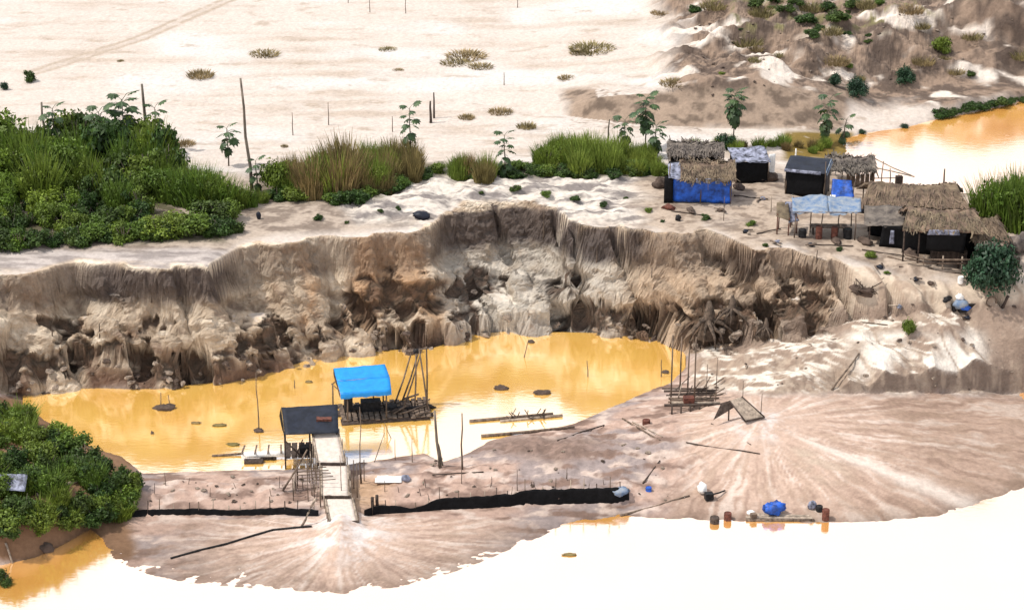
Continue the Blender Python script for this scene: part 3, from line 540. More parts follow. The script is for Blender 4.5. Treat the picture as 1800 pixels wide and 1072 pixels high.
# lower hedge along the cliff rim
u = -60
while u < 425:
    v0 = 437-max(0, u)*.068
    for dv, hp_ in ((0, 42), (-24, 46)):
        if dv < 0 and (265 < u < 345 or 25 < u < 95): continue
        k = rr.choices(['dark','mid','bright'], [.55,.33,.12])[0]
        bush(k, u+rr.uniform(-8,8), v0+dv+rr.uniform(-4,3), hp_*rr.uniform(.75,1.2), rr.uniform(.9,1.25), {'dark':'dark low bush in the hedge along the cliff rim','mid':'mid green low bush in the hedge along the cliff rim','bright':'bright low bush in the hedge along the cliff rim'}[k], 'hedge bushes along the cliff rim')
    u += rr.uniform(20, 28)
# grassy bushes sloping from the thicket to the leaning post
for u, v, hp_ in ((300,352,62),(325,358,66),(345,362,74),(370,364,70),(395,366,62),(418,364,48),(438,362,36),(335,340,60),(365,345,58),(462,356,26)):
    bush('lance', u, v, hp_, .75, 'spiky green bush on the slope between thicket and tall leaning post', 'spiky bushes below the thicket')
# brown and green reed bank
for i in range(34):
    u = 480+i*6.4+rr.uniform(-6,6); v = rr.uniform(312, 350); hp_ = (44+42*math.exp(-((u-590)/62)**2))*rr.uniform(.55,1.2)
    reed('brown' if rr.random() < .72 else 'green', u, v, hp_, rr.uniform(.5,.75), 'brown tinged reed clump in the bank beside the tall leaning post', 'reeds beside the leaning post')
for i in range(14):
    reed('green' if rr.random() < .5 else 'brown', rr.uniform(640,725), rr.uniform(290,318), rr.uniform(38,62), .6, 'yellowish reed clump at the foot of the tall slender tree', 'reeds below the slender tree')
for i in range(10):
    reed('brown' if i % 2 else 'green', rr.uniform(800,872), rr.uniform(306,320), rr.uniform(34,48), .65, 'short brown reed clump beside the bushy based slender tree', 'reeds beside the small slender tree')
for i in range(40):
    u = rr.uniform(935,1170); v = rr.uniform(276, 308); hp_ = (28+36*math.exp(-((u-1040)/70)**2))*rr.uniform(.55,1.1)
    reed('green', u, v, hp_, rr.uniform(.55,.8), 'fresh green reed clump on the bank left of the blue hut', 'green reeds near the blue hut')
for i in range(26):
    u = rr.uniform(700,1180); k = rr.random(); bush('dark' if k < .6 else 'mid', u, 300+rr.uniform(-4,16)*(1 if u < 950 else .6), rr.uniform(14,24), 1.5, 'low dark scrub clump along the back of the plateau', 'low scrub behind the cliff')
for i in range(16):
    reed('green' if rr.random() < .7 else 'brown', rr.uniform(1190,1480), rr.uniform(256,270), rr.uniform(14,26), .9, 'short green marsh grass clump behind the black huts', 'marsh grass behind the huts')
for i in range(30):
    u = rr.uniform(472,705); k = 'dark' if rr.random() < .5 else 'mid'; bush(k, u, 352-max(0,u-640)*.35+rr.uniform(-5,5), rr.uniform(14,30), rr.uniform(1.0,1.6), 'low dark scrub at the foot of the brown reed bank', 'scrub below the brown reeds')
for i in range(12):
    bush('dark', rr.uniform(940,1165), 309+rr.uniform(-3,4), rr.uniform(12,24), 1.4, 'low dark scrub at the foot of the green reeds', 'scrub below the green reeds')
for i in range(14):
    u = rr.uniform(485,715); bush('lance' if i % 2 else 'mid', u, rr.uniform(318,346)-max(0,u-640)*.3, rr.uniform(34,70), rr.uniform(.45,.7), 'green leafy bush growing among the brown reeds', 'bushes among the brown reeds')
for i in range(10):
    bush('lance' if i % 3 else 'bright', rr.uniform(945,1165), rr.uniform(285,306), rr.uniform(26,52), .6, 'leafy bush growing among the fresh green reeds', 'bushes among the green reeds')
for i in range(22):
    bush('lance', rr.uniform(-20,300), rr.uniform(290,372), rr.uniform(60,100), rr.uniform(.45,.65), 'tall spiky yellowish bush inside the plateau thicket', 'spiky bushes in the thicket')
for u, v in ((560,385),(610,392),(668,372),(700,368),(845,340),(905,335),(960,345),(1010,352),(1060,362),(1100,350),(1140,372),(1165,390),(1320,395),(1345,432),(1475,440),(1530,452),(1560,480),(1240,385)):
    bush('dark' if u % 3 else 'mid', u, v, rr.uniform(6,13), 1.4, 'tiny scrub tuft on the bare sand behind the cliff rim', 'scrub tufts along the cliff rim')
# right of the huts
for u, v, hp_ in ((1735,395,92),(1765,400,100),(1800,405,110),(1830,405,110),(1785,375,85),(1750,372,70),(1815,380,100)):
    bush('lance', u, v, hp_, .62, 'tall bright spiky bush behind the thatched hut at the backwater', 'spiky bushes behind the thatched hut')
for u, v, hp_ in ((1738,507,100),(1722,500,78),(1758,498,80)):
    bush('teal', u, v, hp_, .72, 'dense dark round shrub in front of the thatched hut', 'dark shrub in front of the thatched hut')
bush('mid', 1597, 588, 34, .6, 'small green shrub growing on the pale spoil ridge', sink=.05)
# upper right heaps
for u, v, hp_, k, lb in ((1505,168,38,'teal','dark round shrub on the pale slope above the backwater'), (1467,150,26,'teal','small dark shrub beside larger round shrub on pale slope'), (1590,145,34,'teal','dark shrub on the brown spoil heap slope'), (1655,92,32,'mid','green shrub high in the spoil heaps'), (1275,262,34,'teal','dark bushy shrub just behind the grey roofed black hut')):
    bush(k, u, v, hp_, .9, lb)
for u, v in ((1380,20),(1415,40),(1440,55),(1470,35),(1330,12),(1425,65),(1455,20),(1500,15),(1400,8),(1360,5)):
    bush('dark', u, v, rr.uniform(14,26), 1.6, 'olive green bush on top of the spoil heaps', 'bushes on top of the spoil heaps')
for i in range(12):
    u = rr.uniform(1200,1800); v = rr.uniform(4,150); bush('dark' if i % 3 else 'mid', u, v, rr.uniform(4,12), rr.uniform(1.2,2.2), 'low ragged scrub clump on the brown spoil heaps', 'scrub on the spoil heaps')
for i in range(18):
    reed('dry', rr.uniform(1200,1800), rr.uniform(2,150), rr.uniform(8,18), .8, 'dry grass tuft on the brown spoil heaps', 'dry grass on the spoil heaps', 'grass_tuft', 'grass')
for i in range(12):
    t_ = i/11; bush('dark', 1652+t_*140, 204-t_*26, rr.uniform(12,20), 1.5, 'low dark waterside plant on the far bank of the backwater', 'plants along the far backwater bank')
for u, v in ((1590,226),(1515,236),(1485,240)): bush('teal', u, v, 12, 1.0, 'tiny dark plant at the edge of the backwater', 'tiny plants at the backwater edge')
# pale plain tufts
for u, v, hp_, wf in ((465,96,12,2.6),(352,134,20,1.4),(682,88,8,2.4),(820,100,16,2.6),(800,112,12,2.6),(845,118,10,2.6),(1040,88,18,2.6),(1020,94,10,2.2),(700,124,6,2),(995,138,10,1.8),(880,198,14,1.8),(925,225,20,1.0),(820,208,14,1.2),(1185,148,14,2.2),(325,255,16,1.4),(1160,24,10,2),(212,108,6,1.2),(500,258,8,1.0)):
    reed('dry', u, v, hp_*.6, wf*.8, 'low dry grass tuft on the pale sand plain', 'grass tufts on the sand plain', 'grass_tuft', 'grass')
bush('dark', 52, 143, 26, .8, 'small dark bush where the faint track meets the plain'); bush('teal', 8, 158, 18, .7, 'tiny dark conical bush on the plain beyond the thicket'); bush('dark', 1222, 20, 16, 1.4, 'dark flat bush at the edge of the spoil heaps')
# shrubby mound by the river
for i in range(66):
    for _ in range(40):
        u = rr.uniform(-40, 245); v = rr.uniform(722, 940)
        if v > 728+max(0,u-20)*.52 and v < 962-max(0, u-40)*.28: break
    k = rr.choices(['dark','mid','lance','bright'], [.42,.3,.2,.08])[0]
    bush(k, u, v, rr.uniform(26,52), rr.uniform(.8,1.1), {'dark':'dark bush on the shrubby red earth mound by the river','mid':'mid green bush on the shrubby red earth mound by the river','lance':'spiky bush on the shrubby red earth mound by the river','bright':'bright green bush on the shrubby red earth mound by the river'}[k], 'bushes of the riverside mound')
for u, v in ((-15,735),(12,740),(40,752),(68,768),(98,784),(128,800),(158,815),(185,832),(25,765),(55,785),(88,803),(118,822),(0,785),(212,850),(232,868),(30,905),(62,925),(100,912),(10,942),(142,898),(175,895),(205,893),(150,840),(35,830),(228,890)):
    k = rr.choices(['dark','mid'], [.6,.4])[0]; bush(k, u+rr.uniform(-6,6), v, rr.uniform(30,50), rr.uniform(.8,1.15), {'dark':'dark bush on the shrubby red earth mound by the river','mid':'mid green bush on the shrubby red earth mound by the river'}[k], 'bushes of the riverside mound')
bush('dark', 10, 1028, 30, 1.0, 'small bush hanging over the river below the mound', p=PZ(6,1026,.0))
# ---- slender trees with big lobed leaves
def palm_leaf(seed, droop):
    rg = random.Random(seed); m = MB(); m.tube([(0,0,0),(.3,0,.16),(.52,0,.12)], [.014,.012,.01], 4)
    c = Vector((.52,0,.12))
    for i in range(9):
        a = R(-150+i*37.5); l = .42*(1-.25*abs(i-4)/4)*rg.uniform(.85,1.1)
        d = Vector((math.cos(a), math.sin(a), 0)); s = Vector((-math.sin(a), math.cos(a), 0))*.10
        m.add([c, c+d*l*.6+s-Vector((0,0,droop*.25)), c+d*l-Vector((0,0,droop*l/.42*.6)), c+d*l*.6-s-Vector((0,0,droop*.25))], [(0,1,2,3)])
    return m.mesh('leaf', 'big_leaf')
LEAF = [palm_leaf(i, dr) for i, dr in enumerate((.18,.3,.42,.25))]
def slender_tree(u, vb, vt, label, n=10, crown=.5, size=1.0, lean=0, p=None):
    n = int(n*1.5); size *= 1.3
    p = G(u, vb) if p is None else p; Ht = topz(p, vt)-p[2]
    o = thing('slender_tree', label, 'tree', tuple(p)); m = MB(); zt = Ht*.93
    m.tube([(0,0,-.1),(lean*.3+.04,.03,zt*.4),(lean*.7-.03,0,zt*.75),(lean,0,zt)], [.07,.055,.045,.03], 6); m.build('trunk', 'bark', o, True)
    for i in range(n):
        t_ = 1-crown*(i/(n-1))**1.1; z = zt*t_; x = lean*t_; c = bpy.data.objects.new('leaf', LEAF[i % 4]); COL.objects.link(c); c.parent = o
        c.location = (x, 0, z); c.rotation_euler = (random.uniform(-.3,.3), R(-25+105*(i/(n-1))**.7), i*2.4+random.uniform(-.3,.3)); k = size*random.uniform(.8,1.15); c.scale = (k,k,k)
    return o
slender_tree(402,292,220,'slender tree with drooping lobed leaves beside the spiky slope', 9, .5, 1.0)
slender_tree(452,338,278,'short slender sapling growing at the foot of the leaning post', 9, .75, .8)
slender_tree(722,296,182,'tall slender tree with tiered dark leaves among yellowish reeds', 14, .75, .85)
slender_tree(887,312,232,'slender tree with pale leaves on the bare plateau edge', 14, .95, .85)
slender_tree(1134,262,166,'tall slender tree with dense dark crown near the green reeds', 15, .45, 1.05)
slender_tree(1098,272,206,'short slender tree rising out of the green reeds', 10, .5, .9)
slender_tree(1152,276,218,'dark leaved slender tree beside the green reeds and blue hut', 12, .6, .95)
slender_tree(1288,262,158,'tall thin trunked tree with round dark crown behind black hut', 22, .38, 1.0)
slender_tree(1446,252,168,'sparse branching tree with separate leaf clusters above the marsh grass', 11, .6, 1.1, .4)
slender_tree(1480,252,206,'low sapling with a few leaves by the marsh grass', 6, .7, .8, .3)
slender_tree(277,268,183,'slender tree with hanging leaves beside the thicket post', 10, .6, 1.0)
slender_tree(222,280,168,'leafy slender tree rising highest from the thicket', 18, .6, 1.4)
slender_tree(180,285,190,'broad leaved slender tree inside the thicket', 16, .6, 1.3)
slender_tree(100,285,184,'slender tree with dark top leaves in the thicket', 10, .4, 1.0)
# ------------------------------------------------------------------ structures
def V3(p): return (float(p[0]), float(p[1]), float(p[2]))
def pole_obj(name, label, cat, a, b, r0, r1, m='wood', group=None, bend=.02, n=7):
    a = Vector(a); b = Vector(b); L_ = (b-a).length; mb = MB(); rg = random.Random(int(abs(a.x*91+b.z*37+a.y*13)*10)); pts = []; rs = []
    for i in range(5):
        t_ = i/4; q = (b-a)*t_; k = bend*L_*math.sin(math.pi*t_); pts.append(q+Vector((rg.uniform(-k,k), rg.uniform(-k,k), rg.uniform(-k,k)))); rs.append(r0+(r1-r0)*t_)
    mb.tube(pts, rs, n); o = single(name, mb, m, label, cat, a, 0, group, True); return o
def posts(mb, pts, h, r=.06):
    for x, y in pts: mb.tube([(x,y,-.25),(x+random.uniform(-.04,.04),y,h)], [r,r*.8], 6)
def each_post(root, pts, h, r=.06, m='wood', name='post'):
    for q in pts:
        x, y = q[:2]; hh = q[2] if len(q) > 2 else h
        MB().tube([(x,y,-.3),(x+random.uniform(-.03,.03),y+random.uniform(-.03,.03),hh*.5),(x+random.uniform(-.06,.06),y,hh)], [r,r*.9,r*.75], 6).build(name, m, root, True)
def thatch_roof(root, x0, x1, yf, yr, yb_, zf, zr, zb, m='thatch', seed=0, ridge_in=(0,0), name='roof'):
    """gable/hip thatch: front eave (yf,zf), ridge (yr,zr), back eave (yb,zb); shaggy layered straw with drooping eaves"""
    rg = np.random.RandomState(seed); mb = MB(); a0, a1 = ridge_in; nu, nvv = 22, 8
    def P(t_, side, k):     # k 0 ridge ->1 eave
        ye, ze = (yf, zf) if side == 0 else (yb_, zb); xa = x0+(a0 if k < 1 else 0)*(1-k); xb = x1-(a1 if k < 1 else 0)*(1-k)
        n = float(fbm(np.array([t_*7+seed]), np.array([k*3+side*9.]), 3, seed)[0])
        return Vector((xa+(xb-xa)*t_, yr+(ye-yr)*k, zr+(ze-zr)*k+.05*math.sin(math.pi*k)+.34*n-.25*(1-k)*math.sin(math.pi*t_)))
    for side in (0, 1):
        g = [[P(i/nu, side, j/nvv) for i in range(nu+1)] for j in range(nvv+1)]
        vs = [tuple(p) for r_ in g for p in r_]+[(p.x, p.y, p.z-.16) for r_ in g for p in r_]; M_ = (nu+1)*(nvv+1); fs = []
        for j in range(nvv):
            for i in range(nu):
                k = j*(nu+1)+i; f = (k, k+nu+1, k+nu+2, k+1); fs.append(f if side == 0 else f[::-1]); f2 = tuple(M_+q for q in f[::-1]); fs.append(f2 if side == 0 else f2[::-1])
        ed = list(range(nu+1))+[j*(nu+1)+nu for j in range(1,nvv+1)]+[nvv*(nu+1)+i for i in range(nu-1,-1,-1)]+[j*(nu+1) for j in range(nvv-1,0,-1)]
        for i in range(len(ed)): e, h_ = ed[i], ed[(i+1) % len(ed)]; fs.append((e, h_, M_+h_, M_+e))
        mb.add(vs, fs)
    ro = mb.build(name, m, root)
    sm = MB()
    for i in range(620):
        side = rg.randint(2); t_ = rg.rand(); k = rg.rand()**.7; p = P(t_, side, k); q = P(min(1,max(0,t_+rg.uniform(-.02,.02))), side, min(1.0, k+.22)); d = (q-p); 
        if d.length < .02: d = Vector((0, -.1 if side == 0 else .1, -.1))
        d = d.normalized()*rg.uniform(.35,.75); d = d+Vector((rg.uniform(-.22,.22),0,rg.uniform(-.05,.1))); s = Vector((rg.uniform(.02,.07),0,0)); up = Vector((0,0,.05+rg.rand()*.07)); dr = Vector((0,0,-.05-.15*rg.rand()))
        sm.add([p-s+up, p+s+up, p+d+s*.6+up*.6+dr*.3, p+d-s*.6+up*.6+dr*.3], [(0,1,2,3)])
    sm.build('straw', m, ro, kind='stuff'); return ro
def drum(name, label, p, m, r=.29, h=.88, rz=0, group=None, tilt=0, cat='barrel'):
    mb = MB().lathe([(r*.96,0),(r,.02),(r,.28*h/.88),(r*1.05,.3*h/.88),(r,.32*h/.88),(r,.58*h/.88),(r*1.05,.6*h/.88),(r,.62*h/.88),(r,h-.02),(r*.96,h),(r*.9,h-.03)], 14)
    o = single(name, mb, m, label, cat, V3(p), rz, group, False); o.rotation_euler = (tilt, 0, rz); return o
# ---- blue tarp hut
p = G(1231,357); h = thing('tarp_hut', 'hut with bright blue tarp walls and tan thatched roof', 'hut', V3(p), R(-2))
w2 = 2.2; d2 = 2.9; wh = 1.95
each_post(h, [(-w2,0),(w2,0),(0,0),(-w2,d2),(w2,d2,2.3),(-w2-.12,.1,3.0)], wh)
MB().sheet((-w2+.1,-.05,.12),(w2,-.05,.0),(w2,-.05,wh),(-w2+.1,-.05,wh), 16, 8, .16, .01, 0, 3, .02).build('front_wall', 'deep_blue_tarp', h, True)
MB().sheet((w2+.04,0,.0),(w2+.04,d2,.0),(w2+.04,d2,wh),(w2+.04,0,wh), 8, 6, .12, .01, 0, 4).build('side_wall', 'deep_blue_tarp', h, True)
MB().sheet((-w2-.06,d2,.0),(-w2-.06,-.12,.0),(-w2-.06,-.12,wh+.2),(-w2-.06,d2,wh+.2), 8, 6, .12, .01, 0, 5).build('side_wall', 'black_tarp', h, True, 'black plastic side wall')
MB().sheet((-w2-.5,-.16,-.0),(-w2+.16,-.14,.0),(-w2+.16,-.14,wh+.1),(-w2-.5,-.1,wh+.1), 4, 6, .1, .01, 0, 6).build('corner_flap', 'black_tarp', h, True, 'black plastic corner flap')
MB().sheet((-w2-.1,d2,wh+.3),(w2,d2,wh+.3),(w2,d2,.1),(-w2-.1,d2,.1), 10, 5, .1, .01).build('back_wall', 'black_tarp', h, True)
thatch_roof(h, -w2+.7, w2+.35, -.35, 1.5, 3.2, wh-.02, wh+.75, wh+.2, 'thatch', 11)
MB().sheet((-w2-.2,-.3,wh+.02),(-w2+1.15,-.34,wh+.0),(-w2+1.0,1.6,wh+.62),(-w2-.2,1.6,wh+.6), 8, 8, .14, .012, .0, 7, .03).build('roof_sheet', 'silver_tarp', h, True, 'grey blue plastic sheet over roof corner')
for x in (-.9,-.2,.5,1.2): MB().sheet((x-.18,-.38,wh-.3),(x+.16,-.38,wh-.34),(x+.2,-.36,wh+.08),(x-.2,-.36,wh+.08), 3, 4, .08, .01, 0, int(x*10)+30, .1).build('roof_flap', 'silver_tarp', h, True)
# grey roofed low hut behind it
p = G(1222,300); h = thing('thatched_shack', 'low grey thatched shack right behind the blue tarp hut', 'hut', V3(p), R(-4))
each_post(h, [(-1.9,0),(1.9,0),(-1.9,2.2),(1.9,2.2)], 1.5)
thatch_roof(h, -2.2, 2.2, -.4, 1.1, 2.6, 1.35, 1.95, 1.35, 'grey_thatch', 12)
MB().sheet((-1.9,0,0),(1.9,0,0),(1.9,0,1.4),(-1.9,0,1.4), 10, 5, .1).build('front_wall', 'black_tarp', h, True)
MB().sheet((-1.9,2.2,0),(-1.9,0,0),(-1.9,0,1.4),(-1.9,2.2,1.4), 6, 5, .1).build('side_wall', 'black_tarp', h, True)
# black hut with silver top
p = G(1322,322); h = thing('tarp_hut', 'small black plastic hut with shiny silver top and grey side sheet', 'hut', V3(p), R(6))
each_post(h, [(-1.25,0),(1.2,0),(-1.25,2.2),(1.2,2.2)], 1.75)
MB().sheet((-1.3,-.04,.02),(1.2,-.04,.0),(1.2,-.04,1.7),(-1.3,-.04,1.75), 10, 7, .14, .012, 0, 21).build('front_wall', 'black_tarp', h, True)
MB().sheet((1.24,0,.0),(1.24,2.2,.0),(1.24,2.2,1.8),(1.24,0,1.7), 7, 6, .12, .012, 0, 22).build('side_wall', 'black_tarp', h, True)
MB().sheet((-1.3,2.2,.0),(-1.3,0,.0),(-1.3,0,1.7),(-1.3,2.2,1.8), 7, 6, .12, .012, 0, 23).build('side_wall', 'black_tarp', h, True)
MB().sheet((-1.5,-.2,1.68),(1.35,-.2,1.74),(1.35,2.4,2.12),(-1.5,2.4,2.1), 12, 10, .22, .012, .15, 24, .04).build('roof_sheet', 'silver_tarp', h, True)
MB().sheet((1.4,.5,.3),(1.95,.9,.35),(1.95,1.0,1.95),(1.4,.6,2.05), 5, 7, .1, .012, 0, 25).build('side_sheet', 'white_sheet', h, True, 'pale grey plastic sheet')
# black box hut; pale strips paint the highlights along its roof edges
p = G(1414,346); h = thing('tarp_hut', 'black plastic box hut with pale strips for roof edge highlights', 'hut', V3(p), R(-17))
a, b_ = 1.45, 2.3
each_post(h, [(-a,0),(a,0),(-a,b_),(a,b_)], 2.0)
MB().sheet((-a,-.04,.02),(a,-.04,.0),(a,-.04,1.95),(-a,-.04,1.95), 10, 7, .1, .012, 0, 31).build('front_wall', 'black_tarp', h, True)
MB().sheet((a+.04,0,.0),(a+.04,b_,.0),(a+.04,b_,2.05),(a+.04,0,1.95), 7, 6, .12, .012, 0, 32).build('side_wall', 'navy_tarp', h, True)
MB().sheet((-a-.04,b_,.0),(-a-.04,0,.0),(-a-.04,0,1.95),(-a-.04,b_,2.05), 7, 6, .1, .012, 0, 33).build('side_wall', 'black_tarp', h, True)
MB().sheet((-a-.15,-.15,1.99),(a+.15,-.15,1.98),(a+.15,b_+.15,2.35),(-a-.15,b_+.15,2.35), 12, 10, .1, .015, .05, 34).build('roof_sheet', 'navy_tarp', h, True)
MB().sheet((-a-.12,-.2,1.88),(a-.3,-.2,1.86),(a-.3,-.12,2.1),(-a-.12,-.12,2.1), 10, 3, .05, .012, 0, 35).build('edge_strip', 'silver_tarp', h, True)
MB().sheet((a+.2,-.1,1.8),(a+.2,b_,2.1),(a+.05,b_,2.42),(a+.05,-.1,2.08), 8, 3, .06, .012, 0, 36).build('edge_strip', 'skyblue_tarp', h, True)
# little white marker and pole by the box hut
q = G(1398,285); pole_obj('marker_stake', 'short white stake sticking up behind the black box hut', 'stake', q, (q[0],q[1],q[2]+1.1), .09, .05, 'white_sheet')
q = G(1448,352); pole_obj('thin_pole', 'thin upright pole at the corner of the black box hut', 'pole', q, (q[0],q[1],q[2]+3.0), .035, .03, 'wood')
# half ruined shack on the water side
p = G(1500,328); h = thing('ruined_shack', 'half ruined grey shack with bare frame posts by the backwater', 'hut', V3(p), R(-6))
each_post(h, [(-2.0,0,1.5),(-.9,0,1.5),(1.5,0,1.6),(2.1,0,2.1),(2.75,.2,1.5),(-2.0,2.2,1.7),(1.5,2.2,1.7),(3.4,.6,.9)], 1.5, .05, 'wood')
thatch_roof(h, -2.2, 1.6, -.3, 1.2, 2.5, 1.35, 1.95, 1.5, 'grey_thatch', 14)
for i in range(6):
    MB().box((-.4+i*.35, -.05, .55+.02*(i % 2)), (.32,.03,1.0+.1*(i % 3)), random.uniform(-.05,.05)).build('plank', 'wood', h)
MB().tube([(1.4,0,1.6),(2.9,.2,1.25),(4.6,.6,.75)], .045, 6).build('roof_beam', 'pale_wood', h, True)
MB().tube([(1.5,2.2,1.65),(3.0,1.2,1.2),(4.4,.7,.8)], .04, 6).build('roof_beam', 'pale_wood', h, True)
MB().tube([(1.4,.02,.7),(3.2,.3,.7)], .035, 6).build('rail', 'wood', h, True)
MB().box((3.45,.5,.4),(.5,.4,.8),.2).build('box', 'dark_wood', h)
# blue lean-to tarp
p = G(1480,360); h = thing('lean_to', 'small bright blue tarp lean-to beside the black box hut', 'shelter', V3(p), R(-8))
each_post(h, [(-.8,.6,1.7),(.8,.6,1.6),(-.8,-.4,.9),(.8,-.4,.8)], 1.5, .04)
MB().sheet((-.85,-.55,.15),(1.0,-.55,.1),(.6,.65,1.7),(-.8,.65,1.75), 9, 9, .2, .012, .1, 41, .05).build('cover_sheet', 'deep_blue_tarp', h, True)
MB().sheet((-1.0,-.6,.0),(-.55,-.62,.0),(-.5,-.2,.8),(-.9,-.2,.8), 4, 5, .1, .012, 0, 42).build('side_flap', 'white_sheet', h, True)
# open work shelter with pale blue sheets
p = G(1443,420); h = thing('open_shelter', 'open pole shelter roofed with pale blue and white sheets', 'shelter', V3(p), R(-3))
each_post(h, [(-1.9,-.1,2.0),(.0,0,2.0),(2.35,-.1,2.1),(-1.9,2.4,2.3),(2.35,2.4,2.3),(1.3,1.1,2.0),(-.7,1.1,2.0)], 2.0, .05)
MB().sheet((-2.1,-.2,1.98),(.6,-.25,1.95),(.5,2.5,2.35),(-2.0,2.5,2.35), 12, 10, .3, .012, .12, 51, .05).build('roof_sheet', 'skyblue_tarp', h, True)
MB().sheet((.5,-.25,1.93),(2.7,-.2,2.08),(2.9,2.5,2.3),(.5,2.5,2.32), 12, 10, .3, .012, .12, 52, .05).build('roof_sheet', 'skyblue_tarp', h, True)
MB().tube([(-2.1,-.1,2.0),(2.6,-.1,2.06)], .04, 6).build('roof_beam', 'wood', h, True)
MB().box((.6,1.0,.62),(2.6,.8,.06)).build('bench_top', 'wood', h)
for x in (-.5,1.7): MB().box((x,1.0,.3),(.1,.7,.6)).build('bench_leg', 'dark_wood', h)
q = p+np.array([-.15,.1,0]); drum('barrel', 'dark red drum standing under the open shelter', (q[0],q[1],hgt(q[0],q[1])-.03), 'rust', .24, .95, 0, 'drums under the open shelter')
q = p+np.array([.95,.1,0]); drum('barrel', 'dark red drum standing under the open shelter', (q[0],q[1],hgt(q[0],q[1])-.03), 'rust', .24, .9, 0, 'drums under the open shelter')
q = p+np.array([1.9,.1,0]); drum('barrel', 'blackish drum beside the end post of the open shelter', (q[0],q[1],hgt(q[0],q[1])-.03), 'engine', .3, .75)
q = p+np.array([-1.3,.2,0]); drum('barrel', 'low black drum under the shelter edge by pale tent', (q[0],q[1],hgt(q[0],q[1])-.03), 'engine', .28, .6)
# pale canvas tent fly
p = G(1384,412); h = thing('tent_fly', 'small pale grey canvas fly on reddish poles beside open shelter', 'shelter', V3(p), R(5))
each_post(h, [(-.75,0,1.6),(.0,-.25,1.3),(.7,.3,1.2),(-.4,1.2,1.9),(.5,1.4,1.9)], 1.5, .05, 'rust')
MB().sheet((-.9,-.2,1.5),(.1,-.4,1.2),(.25,1.3,1.95),(-.6,1.3,1.95), 7, 8, .15, .012, .05, 55).build('cover_sheet', 'thatch', h, True)
MB().sheet((-.05,-.45,1.0),(.85,.1,.95),(.6,1.4,1.9),(.0,1.3,2.0), 7, 8, .15, .012, .05, 56).build('cover_sheet', 'silver_tarp', h, True)
# long thatched roof
p = G(1605,398); h = thing('thatched_hut', 'long tan thatched roof hut standing at the backwater edge', 'hut', V3(p), R(-5))
each_post(h, [(-3.4,0),(-1.2,0),(1.2,0),(3.4,0),(-3.4,3.6),(3.4,3.6)], 1.6, .07)
thatch_roof(h, -3.9, 3.9, -.4, 1.9, 4.0, 1.5, 2.75, 1.5, 'thatch', 15, (.8,.9))
MB().sheet((-3.4,.1,0),(3.4,.1,0),(3.4,.1,1.6),(-3.4,.1,1.6), 14, 5, .12).build('front_wall', 'black_tarp', h, True)
MB().sheet((-2.2,-.6,1.3),(-.6,-.6,1.35),(-.9,.3,1.75),(-2.3,.3,1.7), 7, 5, .14, .012, 0, 58).build('roof_sheet', 'silver_tarp', h, True)
# front thatched hut with dark open side and log rail
p = G(1648,466); h = thing('thatched_hut', 'dark open fronted thatched hut with log rail behind round shrub', 'hut', V3(p), R(-6))
each_post(h, [(-2.4,.1),(-1.4,0),(.0,0),(1.4,0),(2.6,0),(-2.4,3.6),(2.6,3.6)], 2.7, .07, 'dark_wood')
thatch_roof(h, -2.6, 3.0, -.45, 1.9, 4.0, 2.75, 3.55, 2.5, 'thatch', 16, (.5,.6))
thatch_roof(h, 2.2, 4.7, .1, 1.6, 3.4, 2.0, 3.2, 1.8, 'thatch', 18, (.2,.8), 'side_roof')
MB().sheet((-2.4,1.4,0),(2.6,1.4,0),(2.6,1.4,2.9),(-2.4,1.4,2.9), 12, 6, .15).build('inner_wall', 'black_tarp', h, True)
MB().sheet((2.7,.1,0),(2.7,3.6,0),(2.7,3.6,2.7),(2.7,.1,2.7), 8, 6, .15).build('side_wall', 'black_tarp', h, True)
MB().sheet((-.9,-.35,1.2),(1.7,-.35,1.1),(1.75,-.4,2.6),(-.9,-.4,2.6), 12, 6, .14, .012, 0, 61, .06).build('hanging_sheet', 'black_tarp', h, True)
MB().sheet((-.95,-.56,2.4),(1.3,-.58,2.45),(1.2,-.5,2.8),(-.8,-.5,2.75), 10, 4, .1, .012, 0, 62, .05).build('edge_strip', 'silver_tarp', h, True)
for z, dy in ((.35,-.45),(.62,-.5)): MB().tube([(-2.3,dy,z+.25),(-.8,dy-.1,z-.02),(1.2,dy,z),(2.4,dy,z+.05)], .075, 7).build('log_rail', 'wood', h, True)
for x in (-1.0,.3,1.6): MB().tube([(x,-.4,-.4),(x,-.4,.85)], .06, 6).build('rail_post', 'pale_wood', h, True)
MB().box((.8,.9,.5),(2.4,.9,.9),.05).build('work_bench', 'dark_wood', h)
# left wing of it: dark lean-to
p = G(1562,432); h = thing('lean_to', 'dark plastic covered lean-to between open shelter and thatched hut', 'shelter', V3(p), R(-8))
each_post(h, [(-1.4,0),(.2,0),(1.4,0),(-1.4,2.2),(1.4,2.2)], 1.7, .06, 'dark_wood')
MB().sheet((-1.8,-.3,1.5),(1.7,-.3,1.6),(1.7,2.4,2.2),(-1.8,2.4,2.1), 12, 10, .2, .02, .1, 65, .04).build('roof_sheet', 'grey_thatch', h, True)
MB().sheet((-.7,-.35,.0),(1.5,-.3,.0),(1.5,-.3,1.65),(-.5,-.35,1.6), 9, 6, .15, .012, 0, 66).build('front_wall', 'black_tarp', h, True)
MB().sheet((-1.4,1.6,0),(1.4,1.6,0),(1.4,1.6,1.8),(-1.4,1.6,1.8), 9, 6, .15).build('back_wall', 'black_tarp', h, True)
MB().sheet((.0,-.42,.3),(.35,-.42,.3),(.3,-.42,1.3),(.05,-.42,1.3), 3, 5, .06, .01, 0, 67).build('hanging_cloth', 'silver_tarp', h, True)
